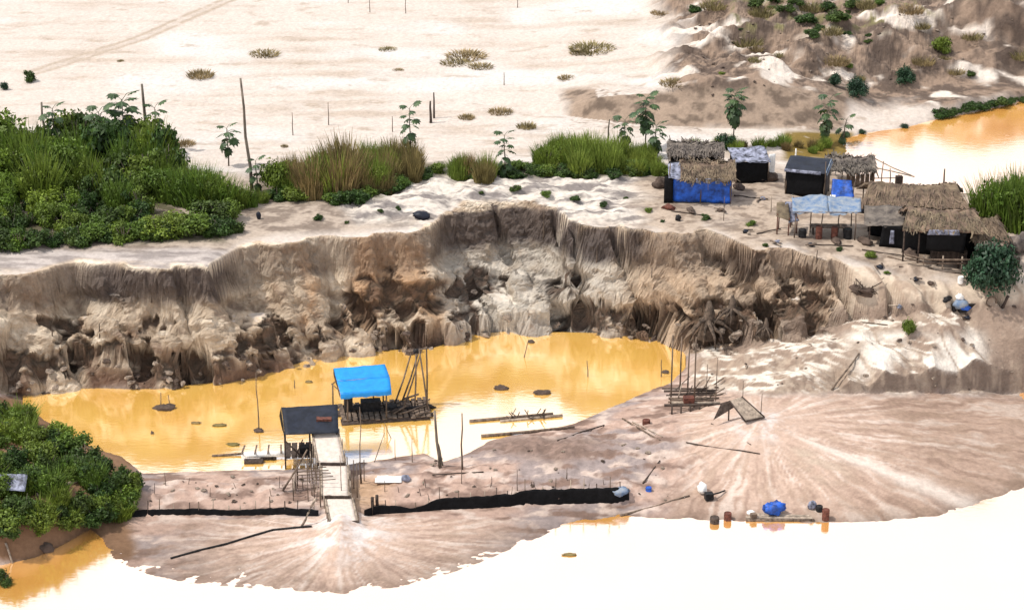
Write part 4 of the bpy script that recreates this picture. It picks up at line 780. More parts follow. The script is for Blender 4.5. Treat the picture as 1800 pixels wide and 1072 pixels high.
# engine heap under blue and white tarp, drums, ring
p = G(1692,548); h = thing('engine_heap', 'pump engine heaped with blue and white tarps on the sandy slope', 'machine', V3(p), .1)
MB().box((.3,.15,.3),(1.2,.6,.6),.1).build('engine_block', 'engine', h); MB().lathe([(.16,0),(.2,.05),(.2,.5),(.14,.55)], 10, (-.55,.2,.0)).build('fuel_can', 'engine', h)
MB().lump((-.1,.1,.55),(1.1,.8,.7),5,14,9,.4).build('cover_sheet', 'skyblue_tarp', h, True); MB().lump((-.25,.2,1.0),(.6,.5,.5),6,12,8,.4).build('cover_sheet', 'white_sheet', h, True); MB().lump((.1,.0,.35),(.9,.7,.5),8,12,8,.4).build('cover_sheet', 'deep_blue_tarp', h, True)
MB().tube([(.8,.2,.3),(1.1,.0,.35),(1.4,.1,.1)], .05, 6).build('exhaust_pipe', 'engine', h, True)
q = G(1742,538); mb = MB()
for i in range(16):
    t_ = 2*math.pi*i/16
mb.tube([(.36*math.cos(2*math.pi*i/16), 0, .38+.36*math.sin(2*math.pi*i/16)) for i in range(17)], .06, 7, False); single('hose_ring', mb, 'wood', 'upright brown hose ring on the sandy slope beside engine heap', 'hose', (q[0],q[1],q[2]-.05), .2)
pole_obj('leaning_board', 'dark leaning post stump beside the brown hose ring', 'post', G(1762,542), G(1762,542)+np.array([.35,.1,.9]), .13, .11, 'dark_wood')
drum('barrel', 'small white plastic bucket on slope below the round shrub', G(1688,498), 'white_sheet', .2, .5, cat='bucket')
# ---- blue roofed dredge raft
p = PZ(676,726,POND); h = thing('dredge_raft', 'dredging raft with bright blue tarp roof floating on ochre pond', 'raft', (p[0],p[1],POND), R(9))
for j in range(7): MB().tube([(-3.0+random.uniform(-.15,.15),-1.35+j*.45,.02),(0,-1.35+j*.45+random.uniform(-.05,.05),.05),(3.05+random.uniform(-.3,.3),-1.35+j*.45,.04)], random.uniform(.15,.2), 8).build('float_log', 'dark_wood', h, True)
for i in range(16): MB().box((-2.8+i*.375,0,.24+random.uniform(0,.03)),(.3,2.95+random.uniform(-.3,.3),.05),random.uniform(-.04,.04)).build('deck_plank', 'wood', h)
for x, y, z in ((-2.55,-1.25,2.32),(-.0,-1.3,2.32),(-2.55,1.3,2.72),(.05,1.3,2.72),(-2.55,.3,2.5),(-3.35,.9,1.95)): MB().tube([(x,y,.1),(x+.03,y,z)], [.06,.05], 6).build('post', 'wood', h, True)
MB().sheet((-3.0,-1.5,2.3),(.35,-1.45,2.32),(.4,.0,2.6),(-3.1,-.1,2.6), 12, 8, .06, .012, .03, 71).build('roof_sheet', 'blue_tarp', h, True)
MB().sheet((-3.1,-.1,2.61),(.4,.0,2.61),(.25,1.65,2.82),(-3.2,1.5,2.82), 12, 8, .06, .012, .03, 72).build('roof_sheet', 'blue_tarp', h, True)
MB().sheet((-3.0,-1.57,1.95),(.35,-1.52,1.97),(.35,-1.48,2.33),(-3.0,-1.51,2.31), 12, 3, .05, .012, 0, 73, .12).build('roof_valance', 'blue_tarp', h, True)
MB().sheet((-3.22,1.5,2.4),(-3.03,-1.5,2.0),(-3.03,-1.5,2.3),(-3.22,1.5,2.82), 6, 3, .05, .012, 0, 74).build('roof_valance', 'navy_tarp', h, True)
MB().tube([(-3.4,.9,1.92),(-2.6,.9,2.5)], .04).build('brace', 'wood', h, True); MB().tube([(-3.4,.95,1.95),(-2.6,-1.2,1.95)], .035).build('brace', 'wood', h, True)
e = MB().box((-.9,.1,.62),(1.3,.7,.7)).build('engine', 'engine', h); MB().lathe([(.3,0),(.33,.03),(.33,.12),(.1,.14)], 12, (-1.8,.0,.5)).build('flywheel', 'engine', e); MB().tube([(-.7,.2,.9),(-.7,.2,1.45),(-.5,.2,1.5)], .05).build('exhaust_pipe', 'rust', e, True)
MB().box((-2.35,.2,.75),(.5,.6,.95)).build('fuel_tank', 'engine', h); MB().lathe([(.35,0),(.42,.1),(.42,.35),(.2,.42)], 12, (.4,-.2,.3)).build('pump', 'engine', h)
MB().tube([(.5,-.3,.5),(1.2,-.5,.55),(2.0,-.3,.4),(2.9,.1,.35),(3.5,.4,-.1)], .11, 8).build('suction_hose', 'engine', h, True)
for i in range(14): a_ = random.uniform(.2,2.6); y_ = random.uniform(-1.3,1.3); MB().tube([(a_-random.uniform(.3,.9),y_-random.uniform(0,.4),.32+random.uniform(0,.2)),(a_+random.uniform(.3,.7),y_+random.uniform(0,.5),.36+random.uniform(0,.35))], random.uniform(.03,.07), 6).build('loose_pole', random.choice(['wood','pale_wood','dark_wood']), h, True)
TB_ = {}
for k, (xb, ybm, xt, yt_, zt) in enumerate(((1.05,-.7,2.6,.6,4.1),(.65,.4,2.0,.9,4.0),(2.0,-.2,2.25,.7,4.2),(2.85,-.6,2.45,.6,4.2),(2.95,.9,2.95,.7,4.3),(1.3,1.2,2.5,.9,4.1))): MB().tube([(xb,ybm,.2),((xb+xt)/2+.03,(ybm+yt_)/2,zt/2),(xt,yt_,zt)], [.065,.06,.05], 6).build('tripod_pole', 'wood', h, True)
MB().tube([(1.6,.75,4.0),(3.1,.7,4.2)], .055, 6).build('tripod_beam', 'wood', h, True); MB().lump((2.3,.7,4.05),(.5,.3,.35),4).build('pulley_block', 'engine', h)
# ---- sluice: head house, three matting steps, stilts
pA = PZ(548,790,1.2); h = thing('roofed_platform', 'dark roofed head platform at the top of the pale sluice', 'platform', (pA[0],pA[1],POND), R(4))
for x, y in ((-1.65,-1.0),(1.6,-1.0),(-1.7,1.1),(1.6,1.1),(-.1,-1.0)): MB().tube([(x,y,-.6),(x+.03,y,2.8+.25*y)], [.06,.05], 6).build('post', 'dark_wood', h, True)
MB().sheet((-1.6,-1.3,2.5),(1.75,-1.3,2.55),(1.7,1.3,3.3),(-1.85,1.2,3.25), 12, 9, .08, .02, .03, 75).build('roof_sheet', 'navy_tarp', h, True)
MB().sheet((-2.0,.9,2.8),(-1.62,-1.3,2.3),(-1.62,-1.28,2.52),(-1.88,1.2,3.25), 6, 3, .05, .012, 0, 76).build('roof_valance', 'black_tarp', h, True)
MB().tube([(-1.65,-1.0,2.0),(-.6,-1.0,.8)], .05).build('brace', 'dark_wood', h, True); MB().tube([(-.5,-1.0,2.0),(-1.0,-.9,.8)], .04).build('brace', 'dark_wood', h, True)
for i in range(8): MB().box((-1.5+i*.42,0,.78+random.uniform(0,.02)),(.36,2.2,.05),random.uniform(-.03,.03)).build('deck_plank', 'dark_wood', h)
MB().box((-.3,-.3,1.0),(.9,.6,.45),.1).build('engine', 'engine', h)
def bed(name, ua, va, za, ub, vb, zb, root_label):
    a = PZ(ua, va, za); b = PZ(ub, vb, zb); return a, b
TI = [(PZ(571,756,2.75), PZ(582,814,1.95)), (PZ(588,819,1.75), PZ(590,872,1.35)), (PZ(596,877,1.15), PZ(604,916,.85))]
o0 = TI[2][1]; gz = hgt(o0[0], o0[1]); h = thing('sluice', 'long pale matting sluice stepping down from dark roofed platform', 'sluice', (o0[0], o0[1], gz))
def loc(q): return Vector((q[0]-o0[0], q[1]-o0[1], q[2]-gz))
for k, (a, b_) in enumerate(TI):
    A, B = loc(a), loc(b_); d = (B-A); s = Vector((.82,0,0)); up = Vector((0,0,.06))
    bm_ = MB(); q = [A-s, A+s, B+s, B-s]; lo_ = [x-Vector((0,0,.10)) for x in q]; bm_.add(q+lo_, [(0,3,2,1),(4,5,6,7),(0,1,5,4),(1,2,6,5),(2,3,7,6),(3,0,4,7)]); bd = bm_.build('step_bed', 'wood', h)
    MB().sheet(B-s*.93+up, B+s*.93+up, A+s*.93+up, A-s*.93+up, 8, 14, .035, .02, 0, 80+k, .01).build('matting', 'mat_cloth' , bd, True)
    for sg in (-1, 1): MB().tube([A+s*sg+up, B+s*sg+up], .07, 6).build('side_rail', 'pale_wood', bd, True)
    MB().box(B+Vector((0,-.03,-.05)), (1.7,.06,.2)).build('end_board', 'dark_wood', bd)
    for t_ in (.05,.35,.7,.97):
        for sg in (-1, 1):
            c = A+d*t_+s*sg*1.12; g_ = max(hgt(c.x+o0[0], c.y+o0[1]), -.4)-gz-.3; MB().tube([(c.x,c.y,g_),(c.x+random.uniform(-.05,.05),c.y,c.z+.15+random.uniform(0,.35))], .04, 6).build('stilt', random.choice(['wood','pale_wood']), h, True)
c = loc(PZ(570,742,3.0)); MB().box(c, (.95,.8,.75), .05).build('feed_box', 'rust', h); MB().box(c+Vector((0,-.42,.0)), (.7,.05,.5)).build('opening_shade', 'engine', h)  # dark panel on the box paints the shade of its opening
for i in range(22):
    u = random.uniform(515,560); g = G(u, random.uniform(838,882)); q = loc(g); MB().tube([(q.x,q.y,q.z-.2),(q.x+random.uniform(-.08,.08),q.y+random.uniform(-.1,.1),q.z+random.uniform(.9,1.9))], .028, 5).build('stilt', random.choice(['wood','pale_wood','wood']), h, True)
for k in range(5):
    a = loc(G(520+k*4, 850+k*8)); MB().tube([a+Vector((-.2,0,1.0+.1*k)), a+Vector((1.9,.1,1.1+.1*k))], .03, 5).build('cross_stick', 'wood', h, True)
for u, v0 in ((612,842),(622,858),(628,874),(615,885),(634,850),(640,845)):
    q = loc(G(u, v0)); MB().tube([(q.x,q.y,q.z-.2),(q.x+random.uniform(-.05,.05),q.y,q.z+random.uniform(1.2,2.6))], .032, 5).build('stilt', 'wood', h, True)
a = G(497,862); pole_obj('leaning_pole', 'thick brown pole leaning from the mud against the sluice stilts', 'pole', a, PY(540,790,a[1]+.6), .07, .05, 'wood')
a = G(530,925); pole_obj('leaning_pole', 'pale bare pole leaning beside the lowest sluice step', 'pole', a, PY(555,876,a[1]+.3), .075, .08, 'pale_wood')
q = G(636,850); pole_obj('thin_pole', 'tall thin pole standing right beside the sluice', 'pole', q, (q[0],q[1],q[2]+5.2), .035, .025, 'wood')
# ---- pontoon
p = PZ(472,806,POND); h = thing('pontoon', 'low pontoon of white floats and dark drums beside dark platform', 'raft', (p[0],p[1],POND), R(3))
MB().tube([(-1.7,.0,.3),(1.9,.05,.3)], .2, 10).build('float_tube', 'white_sheet', h, True); MB().tube([(.1,-.45,.12),(1.4,-.45,.12)], .17, 10).build('float_tube', 'white_sheet', h, True)
for x, y in ((-1.9,.55),(-.75,.55),(.35,.55),(1.4,.6)): MB().lathe([(.22,-.5),(.25,-.47),(.25,.47),(.22,.5)], 10).build('drum', 'dark_wood', h).rotation_euler = (0, R(90), 0); h.children[-1].location = (x,y,.18)
o = MB().lathe([(.22,-.6),(.25,-.57),(.25,.57),(.22,.6)], 10).build('drum', 'dark_wood', h); o.rotation_euler = (0,R(90),0); o.location = (-.9,-.5,.02)
for i in range(5): MB().box((-1.6+i*.8,.3,.52),(.1,1.3,.05),.05*(i-2)).build('cross_plank', 'wood', h)
MB().tube([(-3.6,.5,.05),(-1.5,.6,.12)], .07, 6).build('trailing_pole', 'wood', h, True)
# ---- black plastic barriers
def barrier(pts, label, seed):
    """pts: (u, v_base, height_m)"""
    P_ = [(G(u, v), hh) for u, v, hh in pts]; o = P_[0][0]; h = thing('plastic_barrier', label, 'barrier', V3(o)); X_ = [q[0]-o[0] for q, _ in P_]; n = 90; mb = MB(); vs = []; fs = []; rg = np.random.RandomState(seed)
    xx = np.linspace(0, X_[-1], n); yy = np.interp(xx, X_, [q[1]-o[1] for q, _ in P_]); zz = np.interp(xx, X_, [q[2]-o[2] for q, _ in P_]); hh = np.interp(xx, X_, [b for _, b in P_]); wv = fbm(xx*1.3, xx*0+seed, 3, seed); w2_ = fbm(xx*2.2, xx*0+seed+5, 3, seed+3)
    rows_ = 6
    for j in range(rows_+1):
        t_ = j/rows_
        for i in range(n): vs.append((xx[i], yy[i]+.18*wv[i]*t_+.10*w2_[i]*math.sin(3*t_+i)+.12*t_, zz[i]-.12+(hh[i]*(1+.14*w2_[i])+.12)*t_))
    nv_ = len(vs); vs += [(a, b+.02, c) for a, b, c in vs]
    for j in range(rows_):
        for i in range(n-1): k = j*n+i; fs += [(k, k+1, k+n+1, k+n), (nv_+k, nv_+k+n, nv_+k+n+1, nv_+k+1)]
    for i in range(n-1): k = rows_*n+i; fs.append((k, k+1, nv_+k+1, nv_+k))
    mb.add(vs, fs); mb.build('sheet', 'black_tarp', h, True); k = 0
    for s in np.arange(.3, X_[-1], .85):
        y_, z_, h_ = np.interp(s, xx, yy), np.interp(s, xx, zz), np.interp(s, xx, hh); s += random.uniform(-.25,.25)
        MB().tube([(s,y_+.16,z_-.2),(s+random.uniform(-.08,.08),y_+.2,z_+h_+random.uniform(.15,.75))], random.uniform(.022,.04), 5).build('stake', random.choice(['wood','pale_wood','dark_wood']), h, True)
    return h
barrier([(196,909,.25),(260,907,.38),(330,906,.42),(420,907,.36),(500,905,.46),(560,907,.35)], 'low black plastic barrier running from riverside mound to sluice foot', 3)
barrier([(640,906,.3),(660,904,.55),(700,902,.45),(722,901,.22),(745,899,.4),(770,897,.75),(860,893,.8),(905,889,.8),(925,888,1.0),(1000,886,1.0),(1085,885,1.05),(1106,880,.75)], 'long black plastic barrier running from sluice foot along the river', 8)
q = G(1092,868); mb = MB().lump((0,0,.2),(1.0,.7,.55),31,14,9,.45); single('tarp_heap', mb, 'skyblue_tarp', 'crumpled pale blue tarp heap at the barrier end', 'tarp', V3(q), 0, None, True)
for u, v0, hh in ((655,890,.9),(663,888,1.0)): q = G(u, v0); pole_obj('stump_post', 'short thick black post at the broken barrier start', 'post', q-np.array([0,0,.2]), q+np.array([0,0,hh*.7]), .1, .1, 'dark_wood', 'black posts at the barrier start')
# ---- right sluice platform
p = G(1215,716); h = thing('pole_platform', 'rough log platform with upright poles above the large tailings fan', 'platform', V3(p), R(-2))
def lp(q): return Vector((q[0]-p[0], q[1]-p[1], q[2]-p[2]))
for u, vb, vt in ((1178,712,590),(1192,690,592),(1220,715,592),(1258,705,628),(1307,722,668),(1340,732,690),(1240,700,640),(1206,696,610)):
    g = G(u, vb); zt = topz(g, vt); MB().tube([(g[0]-p[0],g[1]-p[1],g[2]-p[2]-.3),(g[0]-p[0]+random.uniform(-.05,.05),g[1]-p[1],zt-p[2])], [.065,.05] if u < 1230 else [.03,.025], 6).build('upright_pole', 'wood', h, True)
for i in range(9): y_ = -.6+i*.33; MB().tube([(-1.6+random.uniform(-.3,.3),y_,.35+random.uniform(-.05,.1)),(1.8+random.uniform(-.4,.8),y_+random.uniform(-.2,.2),.45+random.uniform(-.05,.1))], random.uniform(.05,.1), 6).build('log', random.choice(['wood','pale_wood','dark_wood']), h, True)
for i in range(5): x_ = -1.3+i*.6; MB().tube([(x_,-.8,-.2),(x_,-.7,.45)], .06, 6).build('prop', 'dark_wood', h, True)
for i in range(12): x_ = random.uniform(-.5,2.2); y_ = random.uniform(.2,2.4); MB().tube([(x_-.5,y_,.4),(x_+random.uniform(-.3,.6),y_+random.uniform(-.5,.5),random.uniform(.6,1.5))], random.uniform(.025,.05), 5).build('stick', random.choice(['wood','pale_wood','dark_wood']), h, True)
MB().box((-.2,-.3,.7),(.7,.5,.4),.1).build('pump_box', 'rust', h)
a = G(1328,738); h = thing('chute', 'grey board chute tilted down to the head of the large fan', 'chute', V3(a))
T0, T1_ = PZ(1282,704,3.35)-a, PZ(1304,697,3.35)-a; B1, B0 = PZ(1344,733,a[2]+.12)-a, PZ(1310,740,a[2]+.12)-a
MB().sheet(B0, B1, T1_, T0, 5, 8, .03, .06, 0, 90).build('board', 'pale_wood', h); MB().tube([B0, T0], .05, 6).build('side_rail', 'dark_wood', h, True); MB().tube([B1, T1_], .05, 6).build('side_rail', 'dark_wood', h, True); MB().tube([B0, B1], .06, 6).build('end_board', 'dark_wood', h, True)
L0, L1 = PZ(1254,738,2.3)-a, PZ(1268,722,2.7)-a; MB().sheet(L0, PZ(1290,716,2.9)-a, T0, PZ(1268,708,3.2)-a, 5, 6, .05, .05, 0, 91).build('side_board', 'dark_wood', h)
for T in (T0, T1_): gq = hgt(T[0]+a[0], T[1]+a[1])-a[2]; MB().tube([(T[0],T[1],gq-.2),(T[0],T[1],T[2])], .05, 6).build('prop', 'dark_wood', h, True)
# ---- shore clutter
q = G(1238,872); o = thing('engine_cover', 'small pump with a bright white sack on the shore', 'machine', V3(q)); MB().lump((-.1,.4,.35),(.6,.9,.7),41,14,9,.3).build('sack', 'white_sheet', o, True); MB().box((.25,-.35,.2),(.5,.4,.42),.2).build('engine', 'engine', o); MB().tube([(.5,-.3,.3),(.9,.0,.25),(1.3,.4,.2)], .05, 6).build('hose', 'engine', o, True)
for u, v, m_, r_, hh, lb in ((1256,918,'dark_wood',.33,.5,'squat dark drum standing in the shallows'), (1279,913,'rust',.27,.62,'rusty red drum at the water edge beside squat dark drum'), (1451,912,'rust',.26,.85,'tall rusty drum standing at the water edge beside sack'), (1441,756,'rust',.22,.4,'x'), (1136,745,'rust',.3,.42,'low rusty drum on the mud below the pole platform'), (1440,897,'engine',.24,.45,'black can beside the pale sack at the shore'), (1140,862,'deep_blue_tarp',.22,.35,'small dark blue tub on the sand near the barrier end')):
    if lb == 'x': continue
    g = G(u, v, RIV); drum('barrel', lb, (g[0],g[1],g[2]-.06), m_, r_*.85, hh*.85)
q = G(1427,893); single('sack', MB().lump((0,0,.2),(.55,.45,.6),44,12,8,.35), 'silver_tarp', 'pale lilac sack beside the tall rusty drum', 'sack', V3(q), 0, None, True)
q = G(1360,905, RIV); o = thing('plank_raft', 'narrow plank raft moored at the shore under a blue tarp heap', 'raft', (q[0],q[1],.0), R(-1))
for j in range(3): MB().box((.3,-.3+j*.28,.12),(4.0-.3*j,.25,.08),.01*j).build('plank', 'pale_wood', o)
MB().tube([(-1.7,-.5,.05),(2.4,-.45,.05)], .1, 7).build('log', 'wood', o, True); MB().box((-1.25,-.35,.25),(.35,.3,.35),.3).build('crate', 'wood', o)
o = single('tarp_heap', MB().lump((0,.1,.45),(1.2,.8,.8),45,16,10,.6), 'deep_blue_tarp', 'crumpled deep blue tarp heap resting on the plank raft', 'tarp', (q[0],q[1],.1), 0, None, True)
single('canvas', MB().lump((0,0,.12),(.5,.4,.35),46), 'white_sheet', 'small white canvas bundle at the plank raft end', 'bundle', V3(G(1320,904,RIV)), 0, None, True)
q = G(683,846); o = thing('sheet_metal', 'flat white sheet lying on the mud strip near the sluice', 'sheet', V3(q), .05); MB().sheet((-.85,-.3,.12),(.8,-.35,.1),(.9,.4,.22),(-.8,.45,.2), 8, 5, .06, .02, 0, 92).build('panel', 'white_sheet', o, True); MB().lump((1.05,0,.2),(.6,.5,.45),47).build('bundle', 'silver_tarp', o, True)
for u0, v0, u1, v1, r_, m_, nm, lb, c_ in ((1090,907,1212,872,.07,'wood','log','long dark pole lying on the shore between barrier and pump','log'), (1094,736,1160,774,.06,'wood','log','long pole lying on the mud slope below the pole platform','log'), (1112,742,1164,768,.045,'pale_wood','log','thin pale pole beside the long pole on mud slope','log'), (1206,778,1336,798,.045,'dark_wood','pipe','thin dark pipe lying across the upper fan','pipe'), (1250,745,1320,782,.04,'dark_wood','pipe','thin dark pipe running down from the grey chute','pipe'), (846,768,1010,752,.11,'wood','log','thick floating log along the muddy pond edge','log'), (980,775,1062,748,.06,'dark_wood','log','dark branch lying near the muddy pond edge','log'), (1130,850,1160,810,.05,'dark_wood','log','short dark branch lying above the blue tarp heap','log'), (65,872,150,842,.13,'pale_wood','log','pale fallen trunk lying across the shrubby mound','log'), (80,866,128,846,.09,'pale_wood','log','shorter pale fallen branch on the shrubby mound','log'), (10,955,22,990,.07,'pale_wood','log','grey dead branch hanging off the mound into water','log'), (1380,612,1470,596,.06,'pale_wood','log','pale pole lying on the spoil ridge below the cliff','log'), (1462,686,1510,622,.07,'wood','log','brown branch lying down the gully of the spoil ridge','log'), (1452,560,1560,572,.05,'wood','log','brown pole lying across the sandy slope','log'), (850,830,760,835,.05,'dark_wood','log','short dark stick lying on the mud strip','log')):
    a = G(u0, v0, RIV if v0 > 890 else None); b = G(u1, v1)
    if 'floating' in lb: a = PZ(u0, v0, POND); b = PZ(u1, v1, POND+.2)
    pole_obj(nm, lb, c_, a+np.array([0,0,r_*.7]), b+np.array([0,0,r_*.7]), r_, r_*.75, m_, None, .012)
pts = [G(*q) for q in ((300,982),(350,968),(400,956),(445,942),(480,932),(520,928),(548,926))]; o0_ = pts[0]; single('hose', MB().tube([Vector(q-o0_)+Vector((0,0,.06)) for q in pts], .06, 7), 'engine', 'dark hose snaking over the flat to the sluice foot', 'hose', V3(o0_), 0, None, True)
# wooden debris raft in the pond
p = PZ(905,738,POND); o = thing('driftwood_raft', 'jumble of floating sticks and planks at the pond edge', 'driftwood', (p[0],p[1],POND), R(6))
MB().tube([(-3.0,.0,.05),(2.6,.5,.08)], .12, 7).build('log', 'wood', o, True); MB().tube([(-1.0,-.2,.05),(3.2,.2,.1)], .09, 7).build('log', 'pale_wood', o, True)
for i in range(14): x_ = random.uniform(-.6,2.0); MB().tube([(x_,random.uniform(-.3,.5),.05),(x_+random.uniform(-.4,.5),random.uniform(-.3,.8),random.uniform(.25,.7))], .035, 5).build('stick', random.choice(['wood','dark_wood','pale_wood']), o, True)
# sticks and snags
def snag(u, vb, vt, r, label, lo=None, lean=0, m='wood', group=None, name='snag', cat='snag'):
    g = G(u, vb, lo); return pole_obj(name, label, cat, g-np.array([0,0,.3]), (g[0]+lean, g[1], topz(g, vt)), r, r*.55, m, group, .015)
snag(774,822,722,.12,'forked dead trunk standing in the bright pond edge', None, -.3, 'bark'); snag(780,818,780,.06,'thin shoot beside the forked dead trunk', None, -.3, 'bark'); snag(813,826,726,.07,'straight bare stick standing right of the forked trunk')
for u, vb, vt, ln in ((655,812,760,.8),(695,808,772,0),(725,812,770,0),(690,770,742,-.5),(812,850,800,0),(909,862,825,0),(600,880,800,0)): snag(u, vb, vt, .03, 'thin stick standing in the mud by the pond edge', POND, ln, 'wood', 'thin sticks at the pond edge', 'stick', 'stick')
for i in range(26):
    u = random.uniform(250,540) if i < 10 else random.uniform(650,1090); snag(u, random.uniform(845,885), 0, .02, '', None) if False else None
    g = G(u, random.uniform(850,882) if u < 900 else random.uniform(838,862)); hh = random.uniform(.3,.9); pole_obj('stick', 'short thin stick stuck in the mud behind the black barriers', 'stick', g-np.array([0,0,.15]), g+np.array([random.uniform(-.15,.15),0,hh]), .022, .018, random.choice(['wood','dark_wood']), 'short sticks behind the barriers', .01, 5)
snag(443,335,138,.14,'tall bare leaning post standing alone on the plateau', None, -.45, 'bark', None, 'tall_post', 'post'); snag(257,262,148,.17,'thick bare post rising out of the thicket', None, 0, 'bark', None, 'tall_post', 'post')
snag(80,262,180,.14,'short grey post top rising from the thicket', None, 0, 'bark', None, 'tall_post', 'post'); snag(757,216,178,.13,'short dark post of a pair on the pale plain', None, 0, 'dark_wood', None, 'short_post', 'post'); snag(763,208,163,.1,'taller dark post of a pair on the pale plain', None, 0, 'dark_wood', None, 'short_post', 'post')
for u, vb, vt in ((515,238,198),(578,220,180),(650,22,-6),(713,24,-8),(612,6,-12),(910,14,-6),(886,150,128),(690,232,205)): snag(u, vb, vt, .045, 'thin lone stake standing on the pale sand plain', None, 0, 'wood', 'thin stakes on the plain', 'thin_stake', 'stake')
snag(1066,268,210,.09,'bare grey stump rising from the green reeds', None, .2, 'bark'); snag(1658,330,297,.09,'bare post standing in the backwater edge', UPR, 0, 'dark_wood')
snag(1272,388,346,.03,'thin stake on the sand below the blue hut', None, 0, 'wood', None, 'thin_stake', 'stake'); snag(1355,372,345,.05,'pale stake on the sand near the pale canvas fly', None, 0, 'pale_wood', None, 'thin_stake', 'stake')
for u, vb, vt in ((1143,545,470),(176,606,568),(92,602,574),(1390,482,438),(1434,470,440),(1048,470,430),(266,525,505),(955,420,370)): snag(u, vb, vt, .06, 'dead stick jutting out of the cliff face', None, .05, 'root_wood', 'dead sticks in the cliff face', 'stick', 'stick')
# dead root stumps at the cliff foot
def rootstump(u, v, sz, label, seed):
    g = G(u, v); rg = random.Random(seed); o = thing('root_stump', label, 'stump', V3(g)); MB().tube([(0,0,-.3),(0,.05,.5*sz),(.1*sz,.1,1.1*sz),(.05*sz,.1,1.7*sz)], [.5*sz,.32*sz,.26*sz,.1*sz], 9).build('trunk', 'root_wood', o, True)
    for i in range(9):
        a_ = 2*math.pi*i/9+rg.uniform(-.3,.3); l = rg.uniform(.8,1.7)*sz; MB().tube([(0,0,.8*sz),(.4*l*math.cos(a_),.4*l*math.sin(a_),.75*sz*rg.uniform(.6,1)),(.75*l*math.cos(a_),.75*l*math.sin(a_),.35*sz),(l*math.cos(a_),l*math.sin(a_)*.7,-.3*sz)], [.13*sz,.1*sz,.07*sz,.03*sz], 6).build('root', 'root_wood', o, True)
rootstump(1243,588,1.45,'large dead root stump at the cliff foot near the pole platform',1); rootstump(1285,560,1.0,'tall splintered dead trunk leaning on the cliff behind the root stump',2); rootstump(1345,588,.7,'small tangled root stump at the right cliff foot',4)
q = G(1522,515); o = thing('brush_heap', 'dark heap of brushwood at the end of the cliff', 'heap', V3(q)); MB().lump((0,.2,.15),(1.9,1.2,.7),51,18,11,.6).build('heap_core', 'dark_clod', o, True)  # dark lump under the branches
for i in range(26): a_ = random.uniform(0,6.28); MB().tube([(random.uniform(-.8,.8),random.uniform(-.4,.4),.05),(random.uniform(-.8,.8)+.6*math.cos(a_),.5*math.sin(a_),random.uniform(.3,1.1))], random.uniform(.02,.05), 5).build('branch', random.choice(['dark_wood','root_wood']), o, True)
q = G(740,384); single('tarp_heap', MB().lump((0,0,.2),(1.3,.8,.65),52,14,9,.4), 'navy_tarp', 'dark navy tarp bundle on the rim of the cliff', 'tarp', V3(q), 0, None, True)
q = G(455,385); single('sack', MB().lump((0,0,.25),(.35,.3,.6),53,12,8,.3), 'navy_tarp', 'small dark sack on the bare rim below the leaning post', 'sack', V3(q), 0, None, True)
q = G(1192,388); single('sack', MB().lump((0,0,.2),(.45,.35,.5),54,12,8,.3), 'engine', 'small black sack on the sand below the blue hut', 'sack', V3(q), 0, None, True)
q = G(25,868); single('tarp_sheet', MB().sheet((-1.0,-.5,.3),(.9,-.6,.2),(.9,.5,.7),(-1.0,.6,.8), 8, 6, .15, .015, 0, 93), 'silver_tarp', 'grey plastic sheet lying among the mound bushes', 'sheet', V3(q+np.array([0,-.4,.5])), 0, None, True)
g = G(80,962, RIV); single('driftwood_stump', MB().lump((0,0,.2),(.9,.6,.7),55,12,8,.4), 'dark_clod', 'dark round stump at the waterline below the mound', 'stump', (g[0],g[1],.0), 0, None, True)
# floating bits on the pond
for u, v, d_, lb in ((291,718,(1.4,.8,.55),'floating dark root clump with sticks near the cliff'), (880,684,(1.0,.45,.45),'small brown snag floating in mid pond'), (952,692,(1.25,.5,.5),'dark rock showing above mid pond water'), (455,758,(.6,.5,.3),'dark root base of the stick in the pond'), (934,602,(.5,.3,.3),'small dark rock by the far pond edge'), (1170,655,(.5,.4,.3),'small mossy clump in the right pond end'), (345,744,(.7,.3,.15),'flat drifting leaf mat near the root clump'), (385,748,(.9,.35,.15),'longer flat drifting leaf mat on the pond'), (268,762,(.22,.2,.25),'tiny dark float on the left pond'), (543,672,(.5,.3,.15),'small drifting mat behind the blue raft'), (410,782,(.9,.4,.2),'flat weed mat at the pontoon end'), (1000,975,(.8,.3,.12),'small drifting mat out on the bright river')):
    q = PZ(u, v, POND if v < 900 else RIV); single('floating_clump', MB().lump((0,0,.05),d_,int(u),12,8,.5), 'dark_clod' if 'mat' not in lb else 'reed_brown', lb, 'debris', V3(q), 0, None, True)
for u, vb, vt, ln, lb in ((455,758,655,.0,'tall thin stick standing in the left pond'), (518,682,668,.0,'short stick post standing in pond behind dark platform'), (920,628,598,.35,'slanting stick at the far pond edge'), (1034,662,634,-.1,'short stick poking out of the right pond'), (282,718,690,.1,'stick rising from the floating root clump'), (300,718,694,-.1,'second stick rising from the floating root clump'), (1162,662,632,.0,'green stalk standing in the right pond end')):
    snag(u, vb, vt, .045, lb, POND, ln, 'wood', None, 'stick', 'stick')
